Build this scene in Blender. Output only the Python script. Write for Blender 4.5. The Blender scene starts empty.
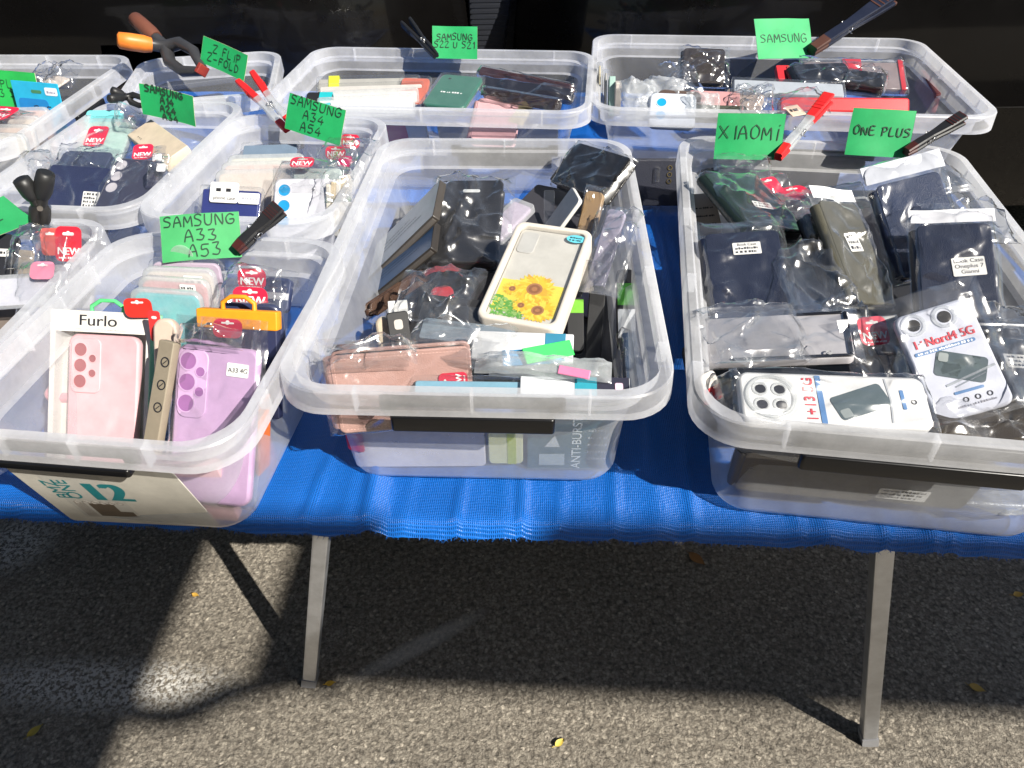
import bpy, math, random
from mathutils import Vector, Matrix, noise
R = math.radians
scn = bpy.context.scene
COL = scn.collection
rng = random.Random(7)

# ------------------------------------------------------------------ camera
F_PX, PITCH, ROLL = 740.0, R(40.0), R(1.0)
HT, HB = 0.57, 0.185                 # table top, bin height
CAM = Vector((0, 0, HT + HB + 0.465))
_c, _s = math.cos(ROLL), math.sin(ROLL)
_r0, _d0 = Vector((1, 0, 0)), Vector((0, -math.sin(PITCH), -math.cos(PITCH)))
FWD = Vector((0, math.cos(PITCH), -math.sin(PITCH)))
RIGHT, DOWN = _c*_r0 + _s*_d0, -_s*_r0 + _c*_d0

def ray(px, py):
    return FWD*F_PX + RIGHT*(px-512) + DOWN*(py-384)
def U(px, py, z):                    # picture point -> place at height z
    d = ray(px, py)
    return CAM + d*((z-CAM.z)/d.z)
def UY(px, py, y):
    d = ray(px, py)
    return CAM + d*((y-CAM.y)/d.y)

cam = bpy.data.objects.new('camera', bpy.data.cameras.new('camera'))
COL.objects.link(cam)
m = Matrix((RIGHT, -DOWN, -FWD)).transposed().to_4x4(); m.translation = CAM
cam.matrix_world = m
cam.data.sensor_width = 36; cam.data.lens = F_PX*36/1024
cam.data.clip_start = 0.02; cam.data.clip_end = 400
scn.camera = cam

# ------------------------------------------------------------------ materials
_mats = {}
def nt(name):
    m = bpy.data.materials.new(name); m.use_nodes = True
    n = m.node_tree.nodes; n.clear()
    return m, n, m.node_tree.links
def S(n, t, **kw):
    o = n.new(t)
    for k, v in kw.items():
        if k in o.inputs: o.inputs[k].default_value = v
        else: setattr(o, k, v)
    return o
def rgba(c): return (c[0], c[1], c[2], 1)

def mat(color, rough=.4, kind='plastic', var=.12, metal=0.0):
    """one opaque surface: a base colour with a little unevenness and relief of its own"""
    key = (color, rough, kind, metal)
    if key in _mats: return _mats[key]
    m, n, l = nt('%s_%d' % (kind, len(_mats)))
    out = S(n, 'ShaderNodeOutputMaterial'); p = S(n, 'ShaderNodeBsdfPrincipled')
    p.inputs['Roughness'].default_value = rough; p.inputs['Metallic'].default_value = metal
    tc = S(n, 'ShaderNodeTexCoord')
    ns = S(n, 'ShaderNodeTexNoise', Scale=38.0, Detail=5.0, Roughness=.65)
    l.new(tc.outputs['Object'], ns.inputs['Vector'])
    mr = S(n, 'ShaderNodeMapRange'); mr.inputs[1].default_value = .3; mr.inputs[2].default_value = .7
    mr.inputs[3].default_value = 1-var; mr.inputs[4].default_value = 1+var*.6
    l.new(ns.outputs[0], mr.inputs[0])
    mx = S(n, 'ShaderNodeMix', data_type='RGBA', blend_type='MULTIPLY'); mx.inputs[0].default_value = 1
    mx.inputs[6].default_value = rgba(color); l.new(mr.outputs[0], mx.inputs[7])
    l.new(mx.outputs[2], p.inputs['Base Color'])
    b = S(n, 'ShaderNodeBump'); b.inputs['Distance'].default_value = .001
    if kind == 'leather':
        v = S(n, 'ShaderNodeTexVoronoi', Scale=900.0); l.new(tc.outputs['Object'], v.inputs['Vector'])
        b.inputs['Strength'].default_value = .35; l.new(v.outputs['Distance'], b.inputs['Height'])
    elif kind == 'card':
        v = S(n, 'ShaderNodeTexNoise', Scale=14.0, Detail=3.0); l.new(tc.outputs['Object'], v.inputs['Vector'])
        b.inputs['Strength'].default_value = .25; b.inputs['Distance'].default_value = .003; l.new(v.outputs[0], b.inputs['Height'])
    elif kind == 'silicone':
        v = S(n, 'ShaderNodeTexNoise', Scale=500.0, Detail=2.0); l.new(tc.outputs['Object'], v.inputs['Vector'])
        b.inputs['Strength'].default_value = .12; l.new(v.outputs[0], b.inputs['Height'])
        p.inputs['Sheen Weight'].default_value = .15
    else:
        v = S(n, 'ShaderNodeTexNoise', Scale=60.0, Detail=6.0); l.new(tc.outputs['Object'], v.inputs['Vector'])
        b.inputs['Strength'].default_value = .15; l.new(v.outputs[0], b.inputs['Height'])
        r2 = S(n, 'ShaderNodeMapRange'); r2.inputs[3].default_value = rough*.75; r2.inputs[4].default_value = min(1, rough*1.3)
        l.new(ns.outputs[0], r2.inputs[0]); l.new(r2.outputs[0], p.inputs['Roughness'])
    l.new(b.outputs[0], p.inputs['Normal'])
    l.new(p.outputs[0], out.inputs[0])
    _mats[key] = m
    return m

def clear(name, tint, haze, grazing, gloss_rough, haze_col=(.85, .88, .92), gloss=1.0, scale=25.0, rel=.3, translucent=.5, ridged=False):
    """see-through plastic: clear share, milky share that grows at grazing angles, gloss"""
    if name in _mats: return _mats[name]
    m, n, l = nt(name)
    out = S(n, 'ShaderNodeOutputMaterial'); tr = S(n, 'ShaderNodeBsdfTransparent', Color=rgba(tint))
    df = S(n, 'ShaderNodeBsdfDiffuse', Color=rgba(haze_col)); tl = S(n, 'ShaderNodeBsdfTranslucent', Color=rgba(haze_col))
    mk = S(n, 'ShaderNodeMixShader'); mk.inputs[0].default_value = translucent
    l.new(df.outputs[0], mk.inputs[1]); l.new(tl.outputs[0], mk.inputs[2])
    lw = S(n, 'ShaderNodeLayerWeight', Blend=.5)
    tc = S(n, 'ShaderNodeTexCoord')
    ns = S(n, 'ShaderNodeTexNoise', Scale=scale, Detail=6.0, Roughness=.7); l.new(tc.outputs['Object'], ns.inputs['Vector'])
    if ridged: ns.noise_type = 'RIDGED_MULTIFRACTAL'; ns.inputs['Detail'].default_value = 4
    pw = S(n, 'ShaderNodeMath', operation='POWER'); l.new(lw.outputs['Facing'], pw.inputs[0]); pw.inputs[1].default_value = 2.0
    ma = S(n, 'ShaderNodeMath', operation='MULTIPLY_ADD'); l.new(pw.outputs[0], ma.inputs[0]); ma.inputs[1].default_value = grazing; ma.inputs[2].default_value = haze
    sc = S(n, 'ShaderNodeMapRange'); sc.inputs[1].default_value = .35; sc.inputs[2].default_value = .75; sc.inputs[3].default_value = .75; sc.inputs[4].default_value = 1.35
    l.new(ns.outputs[0], sc.inputs[0])
    mm = S(n, 'ShaderNodeMath', operation='MULTIPLY', use_clamp=True); l.new(ma.outputs[0], mm.inputs[0]); l.new(sc.outputs[0], mm.inputs[1])
    m1 = S(n, 'ShaderNodeMixShader'); l.new(mm.outputs[0], m1.inputs[0]); l.new(tr.outputs[0], m1.inputs[1]); l.new(mk.outputs[0], m1.inputs[2])
    gl = S(n, 'ShaderNodeBsdfGlossy', Roughness=gloss_rough); gl.inputs['Color'].default_value = (1, 1, 1, 1)
    lw2 = S(n, 'ShaderNodeLayerWeight', Blend=.5); p5 = S(n, 'ShaderNodeMath', operation='POWER'); l.new(lw2.outputs['Facing'], p5.inputs[0]); p5.inputs[1].default_value = 4.0
    fa = S(n, 'ShaderNodeMath', operation='MULTIPLY_ADD'); l.new(p5.outputs[0], fa.inputs[0]); fa.inputs[1].default_value = .75; fa.inputs[2].default_value = .045
    fm = S(n, 'ShaderNodeMath', operation='MULTIPLY', use_clamp=True); l.new(fa.outputs[0], fm.inputs[0]); fm.inputs[1].default_value = gloss
    m2 = S(n, 'ShaderNodeMixShader'); l.new(fm.outputs[0], m2.inputs[0]); l.new(m1.outputs[0], m2.inputs[1]); l.new(gl.outputs[0], m2.inputs[2])
    b = S(n, 'ShaderNodeBump', Strength=rel); b.inputs['Distance'].default_value = .004; l.new(ns.outputs[0], b.inputs['Height'])
    l.new(b.outputs[0], gl.inputs['Normal']); l.new(b.outputs[0], lw2.inputs['Normal'])
    l.new(m2.outputs[0], out.inputs[0])
    _mats[name] = m
    return m

BIN_WALL = clear('bin_wall_plastic', (.95, .965, .985), .17, .50, .34, (.92, .93, .95), .6, 9.0, .05)
BIN_RIM = clear('bin_rim_plastic', (.96, .97, .99), .43, .42, .34, (.95, .95, .96), .6, 9.0, .05)
FILM = clear('bag_film', (.985, .985, .985), .010, .16, .20, (.9, .9, .92), 2.4, 26.0, 1.0, ridged=True)
SHELL = clear('clear_shell', (.98, .985, .985), .015, .22, .10, (.88, .9, .92), 1.1, 40.0, .05)
MILKY = clear('milky_shell', (.97, .98, .98), .42, .35, .2, (.85, .87, .88), 1.1, 40.0, .15)

WHITE = (.82, .82, .80); NAVY = (.012, .016, .045); BLACK = (.010, .010, .011); RED = (.62, .015, .03); TAGRED = (.66, .02, .06)
def card(c, rough=.55): return mat(c, rough, 'card')
def leather(c, rough=.42): return mat(c, rough, 'leather')
def sil(c, rough=.5): return mat(c, rough, 'silicone')
def pla(c, rough=.3): return mat(c, rough, 'plastic')
INK = mat((.015, .015, .02), .6, 'ink', .02)
WINK = mat((.85, .85, .85), .6, 'ink', .02)

# ------------------------------------------------------------------ mesh builder
_txt = {}
def text_geo(s):
    if s not in _txt:
        cu = bpy.data.curves.new('t', 'FONT'); cu.body = s; cu.size = 1
        o = bpy.data.objects.new('t', cu); COL.objects.link(o)
        dg = bpy.context.evaluated_depsgraph_get()
        me = bpy.data.meshes.new_from_object(o.evaluated_get(dg))
        _txt[s] = ([v.co.copy() for v in me.vertices], [tuple(p.vertices) for p in me.polygons])
        bpy.data.objects.remove(o); bpy.data.curves.remove(cu); bpy.data.meshes.remove(me)
    return _txt[s]

# handwriting: strokes in a box 0..1 wide, 0..1.3 high
HAND = {
 'S': [[(.85,1.15),(.55,1.3),(.2,1.15),(.2,.85),(.6,.65),(.8,.4),(.6,.05),(.1,.05)]],
 'A': [[(.05,0),(.2,.8),(.5,1.3),(.75,.6),(.85,0)],[(.15,.5),(.8,.55)]],
 'M': [[(.05,0),(.15,1.3),(.5,.5),(.85,1.3),(.95,0)]],
 'U': [[(.1,1.3),(.1,.3),(.4,0),(.75,.25),(.85,1.3)]],
 'N': [[(.1,0),(.12,1.3),(.8,.05),(.85,1.3)]],
 'G': [[(.9,1.1),(.5,1.3),(.1,.8),(.2,.15),(.6,0),(.9,.25),(.88,.6),(.5,.58)]],
 '3': [[(.15,1.25),(.7,1.3),(.45,.75),(.8,.5),(.6,.05),(.1,.1)]],
 '5': [[(.85,1.3),(.25,1.25),(.2,.75),(.65,.8),(.8,.35),(.5,0),(.1,.1)]],
 'X': [[(.05,1.3),(.9,0)],[(.85,1.3),(.1,0)]],
 'I': [[(.5,1.25),(.48,0)]],
 'i': [[(.5,.95),(.42,-.1)],[(.55,1.25),(.56,1.32)]],
 'O': [[(.5,1.3),(.12,.9),(.15,.2),(.5,0),(.85,.35),(.85,.95),(.5,1.3)]],
 'E': [[(.8,1.25),(.2,1.25),(.15,.05),(.85,.02)],[(.18,.68),(.7,.7)]],
 'P': [[(.18,0),(.2,1.3)],[(.05,1.2),(.6,1.3),(.85,1.0),(.6,.65),(.2,.6)]],
 'L': [[(.2,1.3),(.15,.05),(.8,.02)]],
 'Z': [[(.1,1.25),(.85,1.28),(.15,.05),(.9,.02)]],
 'F': [[(.2,0),(.25,1.25),(.9,1.28)],[(.22,.7),(.7,.72)]],
 'D': [[(.2,0),(.2,1.3),(.7,1.1),(.85,.6),(.6,.1),(.15,0)]],
 '-': [[(.2,.6),(.8,.65)]],
 '1': [[(.3,1.0),(.55,1.3),(.5,0)]],
 '2': [[(.15,1.05),(.5,1.3),(.8,1.0),(.15,.05),(.9,.02)]],
 '4': [[(.6,1.3),(.1,.5),(.85,.5)],[(.65,.85),(.62,0)]],
 'T': [[(.05,1.25),(.9,1.3)],[(.5,1.28),(.48,0)]],
 '7': [[(.1,1.25),(.85,1.3),(.4,0)]],
 'Y': [[(.1,1.3),(.5,.7)],[(.9,1.3),(.3,-.1)]],
}

class MB:
    def __init__(s): s.v = []; s.f = []; s.fm = []; s.sm = []; s.mats = []; s.M = Matrix()
    def mi(s, m):
        if m not in s.mats: s.mats.append(m)
        return s.mats.index(m)
    def add(s, vs, fs, m, smooth=False):
        o = len(s.v); k = s.mi(m)
        s.v += [s.M @ Vector(p) for p in vs]
        for f in fs: s.f.append(tuple(i+o for i in f)); s.fm.append(k); s.sm.append(smooth)
    def box(s, x0, x1, y0, y1, z0, z1, m):
        s.add([(x0,y0,z0),(x1,y0,z0),(x1,y1,z0),(x0,y1,z0),(x0,y0,z1),(x1,y0,z1),(x1,y1,z1),(x0,y1,z1)],
              [(3,2,1,0),(4,5,6,7),(0,1,5,4),(1,2,6,5),(2,3,7,6),(3,0,4,7)], m)
    def rings(s, rings, m, cap0=True, cap1=True, smooth=True, closed=True):
        n = len(rings[0]); vs = [p for r in rings for p in r]; fs = []
        for i in range(len(rings)-1):
            for j in range(n if closed else n-1):
                a = i*n+j; b = i*n+(j+1) % n
                fs.append((a, b, b+n, a+n))
        s.add(vs, fs, m, smooth)
        if cap0: s.add(list(rings[0])[::-1], [tuple(range(n))], m)
        if cap1: s.add(list(rings[-1]), [tuple(range(n))], m)
    def rbox(s, x0, x1, y0, y1, z0, z1, r, m, b=.0012, n=5):
        b = min(b, (z1-z0)*.45)
        L = [(b, z0), (b*.3, z0+b*.3), (0, z0+b), (0, z1-b), (b*.3, z1-b*.3), (b, z1)]
        s.rings([rrect(x0+i, x1-i, y0+i, y1-i, max(r-i, .0003), z, n) for i, z in L], m)
    def disc(s, x, y, z, r, m, n=20, ry=None):
        ry = ry or r
        s.add([(x+r*math.cos(2*math.pi*i/n), y+ry*math.sin(2*math.pi*i/n), z) for i in range(n)], [tuple(range(n))], m)
    def ring(s, x, y, z, r0, r1, m, n=24, hgt=.0008):
        P = []
        for rr, zz in ((r1, z), (r1, z+hgt), (r0, z+hgt), (r0, z)):
            P.append([(x+rr*math.cos(2*math.pi*i/n), y+rr*math.sin(2*math.pi*i/n), zz) for i in range(n)])
        s.rings(P, m, False, False, False)
    def quad(s, x0, x1, y0, y1, z, m): s.add([(x0,y0,z),(x1,y0,z),(x1,y1,z),(x0,y1,z)], [(0,1,2,3)], m)
    def tube(s, pts, rad, m, n=8, flat=1.0, up=None, cap=True):
        pts = [Vector(p) for p in pts]; rs = rad if isinstance(rad, (list, tuple)) else [rad]*len(pts)
        R_ = []; pu = Vector(up) if up else None
        for i, p in enumerate(pts):
            t = (pts[min(i+1, len(pts)-1)]-pts[max(i-1, 0)]).normalized()
            if pu is None: pu = Vector((0, 0, 1)) if abs(t.z) < .9 else Vector((1, 0, 0))
            a = (pu - t*pu.dot(t)).normalized(); b = t.cross(a); pu = a
            R_.append([p + (a*math.cos(2*math.pi*k/n)*flat + b*math.sin(2*math.pi*k/n))*rs[i] for k in range(n)])
        s.rings(R_, m, cap, cap)
    def stroke(s, pts, w, z, m):
        for a, b in zip(pts, pts[1:]):
            a = Vector(a); b = Vector(b); d = b-a
            if d.length < 1e-6: continue
            d.normalize(); nrm = Vector((-d.y, d.x))*w/2; a = a-d*w*.3; b = b+d*w*.3
            s.add([(a.x-nrm.x, a.y-nrm.y, z), (b.x-nrm.x, b.y-nrm.y, z), (b.x+nrm.x, b.y+nrm.y, z), (a.x+nrm.x, a.y+nrm.y, z)], [(0,1,2,3)], m)
            z += .000004
    def hand(s, txt, x, y, size, pen, z, m, adv=1.05, seed=1):
        r = random.Random(seed)
        for ch in txt:
            if ch != ' ':
                k = r.uniform(.9, 1.1); dy = r.uniform(-.08, .08)
                for st in HAND.get(ch, []):
                    s.stroke([(x+px*size*.8, y+(py*k+dy)*size*.75) for px, py in smooth_path(st)], pen, z, m); z += .00001
            x += size*adv*(.55 if ch in 'Ii1 ' else .85)
    def text(s, txt, x, y, size, z, m, sx=1.0, rot=0, bold=0):
        vs, fs = text_geo(txt); c, q = math.cos(rot), math.sin(rot)
        for k in range(1+bold):
            s.add([(x+(v.x*sx*c-v.y*q)*size + k*size*.03, y+(v.x*sx*q+v.y*c)*size, z+k*.00001) for v in vs], fs, m)
    def scrib(s, x0, x1, y, hgt, z, m, seed=0):          # a line of print too small to read
        r = random.Random(seed); x = x0
        while x < x1:
            w = r.uniform(.4, 1.1)*hgt; s.quad(x, min(x+w, x1), y, y+hgt*r.uniform(.6, 1), z, m); x += w+hgt*r.choice((.25, .25, .7))
    def build(s, name, parent=None, M=None):
        me = bpy.data.meshes.new(name); me.from_pydata([tuple(p) for p in s.v], [], s.f)
        for q in s.mats: me.materials.append(q)
        me.polygons.foreach_set('material_index', s.fm); me.polygons.foreach_set('use_smooth', s.sm)
        me.update()
        o = bpy.data.objects.new(name, me); COL.objects.link(o)
        if parent: o.parent = parent
        if M is not None: o.matrix_local = M
        return o

def smooth_path(st):
    if len(st) < 3: return st
    out = []
    for i in range(len(st)-1):
        p0 = st[max(i-1, 0)]; p1 = st[i]; p2 = st[i+1]; p3 = st[min(i+2, len(st)-1)]
        for k in range(3):
            t = k/3
            out.append(tuple(.5*((2*p1[a]) + (-p0[a]+p2[a])*t + (2*p0[a]-5*p1[a]+4*p2[a]-p3[a])*t*t + (-p0[a]+3*p1[a]-3*p2[a]+p3[a])*t**3) for a in (0, 1)))
    out.append(st[-1])
    return out

def rrect(x0, x1, y0, y1, r, z, n=5):
    r = min(r, (x1-x0)/2-1e-5, (y1-y0)/2-1e-5); P = []
    for cx, cy, a0 in ((x1-r, y0+r, -90), (x1-r, y1-r, 0), (x0+r, y1-r, 90), (x0+r, y0+r, 180)):
        for i in range(n+1):
            a = R(a0+90*i/n); P.append((cx+r*math.cos(a), cy+r*math.sin(a), z))
    return P

def tag(o, label=None, cat=None, group=None, kind=None):
    if label: o['label'] = label
    if cat: o['category'] = cat
    if group: o['group'] = group
    if kind: o['kind'] = kind
    return o
def empty(name, M, label, cat, group=None):
    o = bpy.data.objects.new(name, None); COL.objects.link(o); o.matrix_world = M; o.empty_display_size = .02
    return tag(o, label, cat, group)

def frame(quad, zt, zb, asp=None):
    """local frame (x right, y up, z towards the viewer) of a flat thing.
    four corners TL TR BR BL with heights zt (top) zb (bottom); or zt='fit': the plane through the centre at height zb
    in which the four corners come closest to a rectangle of the proportions asp; or two top corners at height zt, lean zb, length asp"""
    if len(quad) == 2:
        if isinstance(zt, (int, float)): zt = (zt, zt)
        a, b = U(*quad[0], HT+zt[0]), U(*quad[1], HT+zt[1]); X = b-a; w = X.length; X.normalize()
        hz = Vector((-X.y, X.x, 0)).normalized(); Y = hz*math.sin(R(zb))+Vector((0, 0, math.cos(R(zb)))); Y -= X*Y.dot(X); Y.normalize(); h = asp
        C = (a+b)/2-Y*h/2
    elif zt == 'fit':
        cx, cy = sum(q[0] for q in quad)/4, sum(q[1] for q in quad)/4; C0 = U(cx, cy, HT+zb); D = [ray(*q) for q in quad]
        def ev_(tl, az):
            N = Vector((math.sin(tl)*math.cos(az), math.sin(tl)*math.sin(az), math.cos(tl))); k = (C0-CAM).dot(N)
            P = []
            for d in D:
                dn = d.dot(N)
                if dn > -60: return 9e9, None
                P.append(CAM+d*(k/dn))
            e = [P[1]-P[0], P[2]-P[3], P[0]-P[3], P[1]-P[2]]; X = e[0]+e[1]; Y = e[2]+e[3]; w, h = X.length/2, Y.length/2
            c = (X.dot(Y)/X.length/Y.length)**2*4 + (math.log(e[0].length/e[1].length))**2 + (math.log(e[2].length/e[3].length))**2 + 1.5*math.log(h/w/asp)**2 + .05*(N-Vector((0, -.35, .94))).length_squared
            return c, P
        best = min(((ev_(R(t_), R(a_))[0], t_, a_) for t_ in range(0, 80, 4) for a_ in range(0, 360, 10)))
        for st in (2, 1, .5):
            best = min(((ev_(R(best[1]+dt*st), R(best[2]+da*st*2))[0], best[1]+dt*st, best[2]+da*st*2) for dt in (-2, -1, 0, 1, 2) for da in (-2, -1, 0, 1, 2)))
        P = ev_(R(best[1]), R(best[2]))[1]; X = (P[2]-P[3])+(P[1]-P[0]); w = X.length/2; X.normalize(); Y = (P[0]-P[3])+(P[1]-P[2]); Y -= X*Y.dot(X); h = Y.length/2; Y.normalize(); C = sum(P, Vector())/4
    else:
        if isinstance(zb, (int, float)): zb = (zb, zb)          # right, left
        def solve(zt):
            if isinstance(zt, (int, float)): zt = (zt, zt)
            TL, TR = U(*quad[0], HT+zt[0]), U(*quad[1], HT+zt[1]); BR, BL = U(*quad[2], HT+zb[0]), U(*quad[3], HT+zb[1])
            X = (BR-BL)+(TR-TL); w = X.length/2; X.normalize()
            Y = (TL-BL)+(TR-BR); Y -= X*Y.dot(X); h = Y.length/2; Y.normalize()
            return (TL+TR+BR+BL)/4, X, Y, w, h
        if asp:
            best = None; last = 9
            for i in range(160):
                zz = min(zb)+.002*i; q = solve(zz); e = abs(q[4]-asp*q[3])
                if q[4] > last: break
                last = q[4]
                if best is None or e < best[0]: best = (e, q)
            C, X, Y, w, h = best[1]
        else: C, X, Y, w, h = solve(zt)
    N = X.cross(Y); O = C-Y*h/2
    M = Matrix((X, Y, N)).transposed().to_4x4(); M.translation = O
    return M, w, h
LOG = []
def place(name, label, cat, quad, zt=None, zb=0, asp=None, group=None):
    M, w, h = frame(quad, zt, zb, asp)
    LOG.append((name, round(w, 3), round(h, 3), [round(q, 2) for q in (M.to_3x3() @ Vector((0, 0, 1)))], round(M.translation.z-HT, 3), label[:40]))
    return empty(name, M, label, cat, group), w, h
# ------------------------------------------------------------------ light
KX, KY = -0.85, 0.78                       # where the shadow of a point 1 m up falls
scn.world = bpy.data.worlds.new('World'); scn.world.use_nodes = True
wn = scn.world.node_tree.nodes; wl = scn.world.node_tree.links; wn.clear()
sky = wn.new('ShaderNodeTexSky'); sky.sky_type = 'NISHITA'; sky.sun_disc = False
sun_el = math.atan(1/math.hypot(KX, KY)); sdir = Vector((-KX, -KY, 1)).normalized()
sky.sun_elevation = sun_el; sky.sun_rotation = math.atan2(sdir.x, sdir.y)
bg = wn.new('ShaderNodeBackground'); bg.inputs[1].default_value = 0.05
wo = wn.new('ShaderNodeOutputWorld'); wl.new(sky.outputs[0], bg.inputs[0]); wl.new(bg.outputs[0], wo.inputs[0])
sl = bpy.data.lights.new('sun', 'SUN'); sl.energy = 5.0; sl.angle = R(.53); sl.color = (1, .95, .86)
so = bpy.data.objects.new('sun', sl); COL.objects.link(so); so.location = (3, -3, 4)
so.rotation_euler = (-sdir).to_track_quat('-Z', 'Y').to_euler()
scn.view_settings.view_transform = 'Standard'; scn.view_settings.look = 'None'
scn.view_settings.exposure = 0.75; scn.view_settings.gamma = 1
scn.cycles.max_bounces = 10; scn.cycles.transparent_max_bounces = 40; scn.cycles.transmission_bounces = 6
scn.cycles.diffuse_bounces = 4; scn.cycles.glossy_bounces = 4
scn.cycles.use_denoising = True; scn.cycles.sample_clamp_indirect = 6; scn.cycles.caustics_reflective = False

# ------------------------------------------------------------------ ground
def ellipse_mask(n, l, vec, c, rx, ry, rot, noise_sock, amt):
    s1 = S(n, 'ShaderNodeVectorMath', operation='SUBTRACT'); l.new(vec, s1.inputs[0]); s1.inputs[1].default_value = (c.x, c.y, 0)
    vr = S(n, 'ShaderNodeVectorRotate', rotation_type='Z_AXIS'); l.new(s1.outputs[0], vr.inputs['Vector']); vr.inputs['Angle'].default_value = -rot
    s2 = S(n, 'ShaderNodeVectorMath', operation='MULTIPLY'); l.new(vr.outputs[0], s2.inputs[0]); s2.inputs[1].default_value = (1/rx, 1/ry, 0)
    ln = S(n, 'ShaderNodeVectorMath', operation='LENGTH'); l.new(s2.outputs[0], ln.inputs[0])
    mr = S(n, 'ShaderNodeMapRange'); mr.inputs[1].default_value = .5; mr.inputs[2].default_value = 1.15; mr.inputs[3].default_value = amt; mr.inputs[4].default_value = 0
    l.new(ln.outputs['Value'], mr.inputs[0])
    mu = S(n, 'ShaderNodeMath', operation='MULTIPLY'); l.new(mr.outputs[0], mu.inputs[0]); l.new(noise_sock, mu.inputs[1])
    return mu.outputs[0]
def asphalt():
    m, n, l = nt('asphalt')
    out = S(n, 'ShaderNodeOutputMaterial'); p = S(n, 'ShaderNodeBsdfPrincipled', Roughness=.85); l.new(p.outputs[0], out.inputs[0])
    tc = S(n, 'ShaderNodeTexCoord'); V = tc.outputs['Object']
    big = S(n, 'ShaderNodeTexNoise', Scale=2.2, Detail=5.0); fine = S(n, 'ShaderNodeTexNoise', Scale=160.0, Detail=6.0, Roughness=.7)
    wob = S(n, 'ShaderNodeTexNoise', Scale=70.0, Detail=2.0)
    for q in (big, fine, wob): l.new(V, q.inputs['Vector'])
    ad = S(n, 'ShaderNodeMixRGB', blend_type='ADD'); ad.inputs[0].default_value = .012; l.new(V, ad.inputs[1]); l.new(wob.outputs['Color'], ad.inputs[2])
    st = S(n, 'ShaderNodeTexVoronoi', Scale=170.0, Randomness=1.0); l.new(ad.outputs[0], st.inputs['Vector'])
    st2 = S(n, 'ShaderNodeTexVoronoi', Scale=420.0); l.new(ad.outputs[0], st2.inputs['Vector'])
    sp = S(n, 'ShaderNodeSeparateColor'); l.new(st.outputs['Color'], sp.inputs[0])
    cr = S(n, 'ShaderNodeValToRGB'); e = cr.color_ramp.elements
    e[0].position = 0; e[0].color = (0.241, 0.210, 0.170, 1); e[1].position = 1; e[1].color = (0.653, 0.582, 0.476, 1)
    for pos, c in ((.15, (0.320, 0.284, 0.231, 1)), (.75, (0.412, 0.366, 0.298, 1)), (.95, (0.497, 0.440, 0.355, 1))):
        q = e.new(pos); q.color = c
    l.new(sp.outputs[0], cr.inputs[0])
    # binder in the gaps between the stones
    gp = S(n, 'ShaderNodeMapRange'); gp.inputs[1].default_value = .42; gp.inputs[2].default_value = .75; l.new(st.outputs['Distance'], gp.inputs[0])
    c1 = S(n, 'ShaderNodeMix', data_type='RGBA'); l.new(gp.outputs[0], c1.inputs[0]); l.new(cr.outputs[0], c1.inputs[6]); c1.inputs[7].default_value = (.23, .20, .16, 1)
    st3 = S(n, 'ShaderNodeTexVoronoi', Scale=72.0); l.new(ad.outputs[0], st3.inputs['Vector']); sp3 = S(n, 'ShaderNodeSeparateColor'); l.new(st3.outputs['Color'], sp3.inputs[0])
    k3a = S(n, 'ShaderNodeMath', operation='GREATER_THAN'); l.new(sp3.outputs[2], k3a.inputs[0]); k3a.inputs[1].default_value = .74
    k3b = S(n, 'ShaderNodeMapRange'); k3b.inputs[1].default_value = .36; k3b.inputs[2].default_value = .28; l.new(st3.outputs['Distance'], k3b.inputs[0])
    k3m = S(n, 'ShaderNodeMath', operation='MULTIPLY'); l.new(k3a.outputs[0], k3m.inputs[0]); l.new(k3b.outputs[0], k3m.inputs[1])
    cr3 = S(n, 'ShaderNodeValToRGB'); cr3.color_ramp.elements[0].color = (.10, .092, .08, 1); cr3.color_ramp.elements[1].color = (.70, .62, .50, 1); l.new(sp3.outputs[0], cr3.inputs[0])
    c1b = S(n, 'ShaderNodeMix', data_type='RGBA'); l.new(k3m.outputs[0], c1b.inputs[0]); l.new(c1.outputs[2], c1b.inputs[6]); l.new(cr3.outputs[0], c1b.inputs[7])
    fm = S(n, 'ShaderNodeMapRange'); fm.inputs[1].default_value = .25; fm.inputs[2].default_value = .75; fm.inputs[3].default_value = .72; fm.inputs[4].default_value = 1.22
    l.new(fine.outputs[0], fm.inputs[0])
    gq = S(n, 'ShaderNodeTexNoise', Scale=105.0, Detail=9.0, Roughness=.72); l.new(V, gq.inputs['Vector'])
    gm = S(n, 'ShaderNodeMapRange'); gm.inputs[1].default_value = .34; gm.inputs[2].default_value = .56; gm.inputs[3].default_value = .32; gm.inputs[4].default_value = 1.18; l.new(gq.outputs[0], gm.inputs[0])
    c1d = S(n, 'ShaderNodeMix', data_type='RGBA', blend_type='MULTIPLY'); c1d.inputs[0].default_value = 1; l.new(c1b.outputs[2], c1d.inputs[6]); l.new(gm.outputs[0], c1d.inputs[7])
    c2 = S(n, 'ShaderNodeMix', data_type='RGBA', blend_type='MULTIPLY'); c2.inputs[0].default_value = 1; l.new(c1d.outputs[2], c2.inputs[6]); l.new(fm.outputs[0], c2.inputs[7])
    bm = S(n, 'ShaderNodeMapRange'); bm.inputs[1].default_value = .3; bm.inputs[2].default_value = .7; bm.inputs[3].default_value = .86; bm.inputs[4].default_value = 1.12; l.new(big.outputs[0], bm.inputs[0])
    c3 = S(n, 'ShaderNodeMix', data_type='RGBA', blend_type='MULTIPLY'); c3.inputs[0].default_value = 1; l.new(c2.outputs[2], c3.inputs[6]); l.new(bm.outputs[0], c3.inputs[7])
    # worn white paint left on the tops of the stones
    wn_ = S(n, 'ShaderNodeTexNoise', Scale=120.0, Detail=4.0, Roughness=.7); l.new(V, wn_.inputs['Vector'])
    wr = S(n, 'ShaderNodeMapRange'); wr.inputs[1].default_value = .47; wr.inputs[2].default_value = .53; l.new(wn_.outputs[0], wr.inputs[0])
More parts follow.
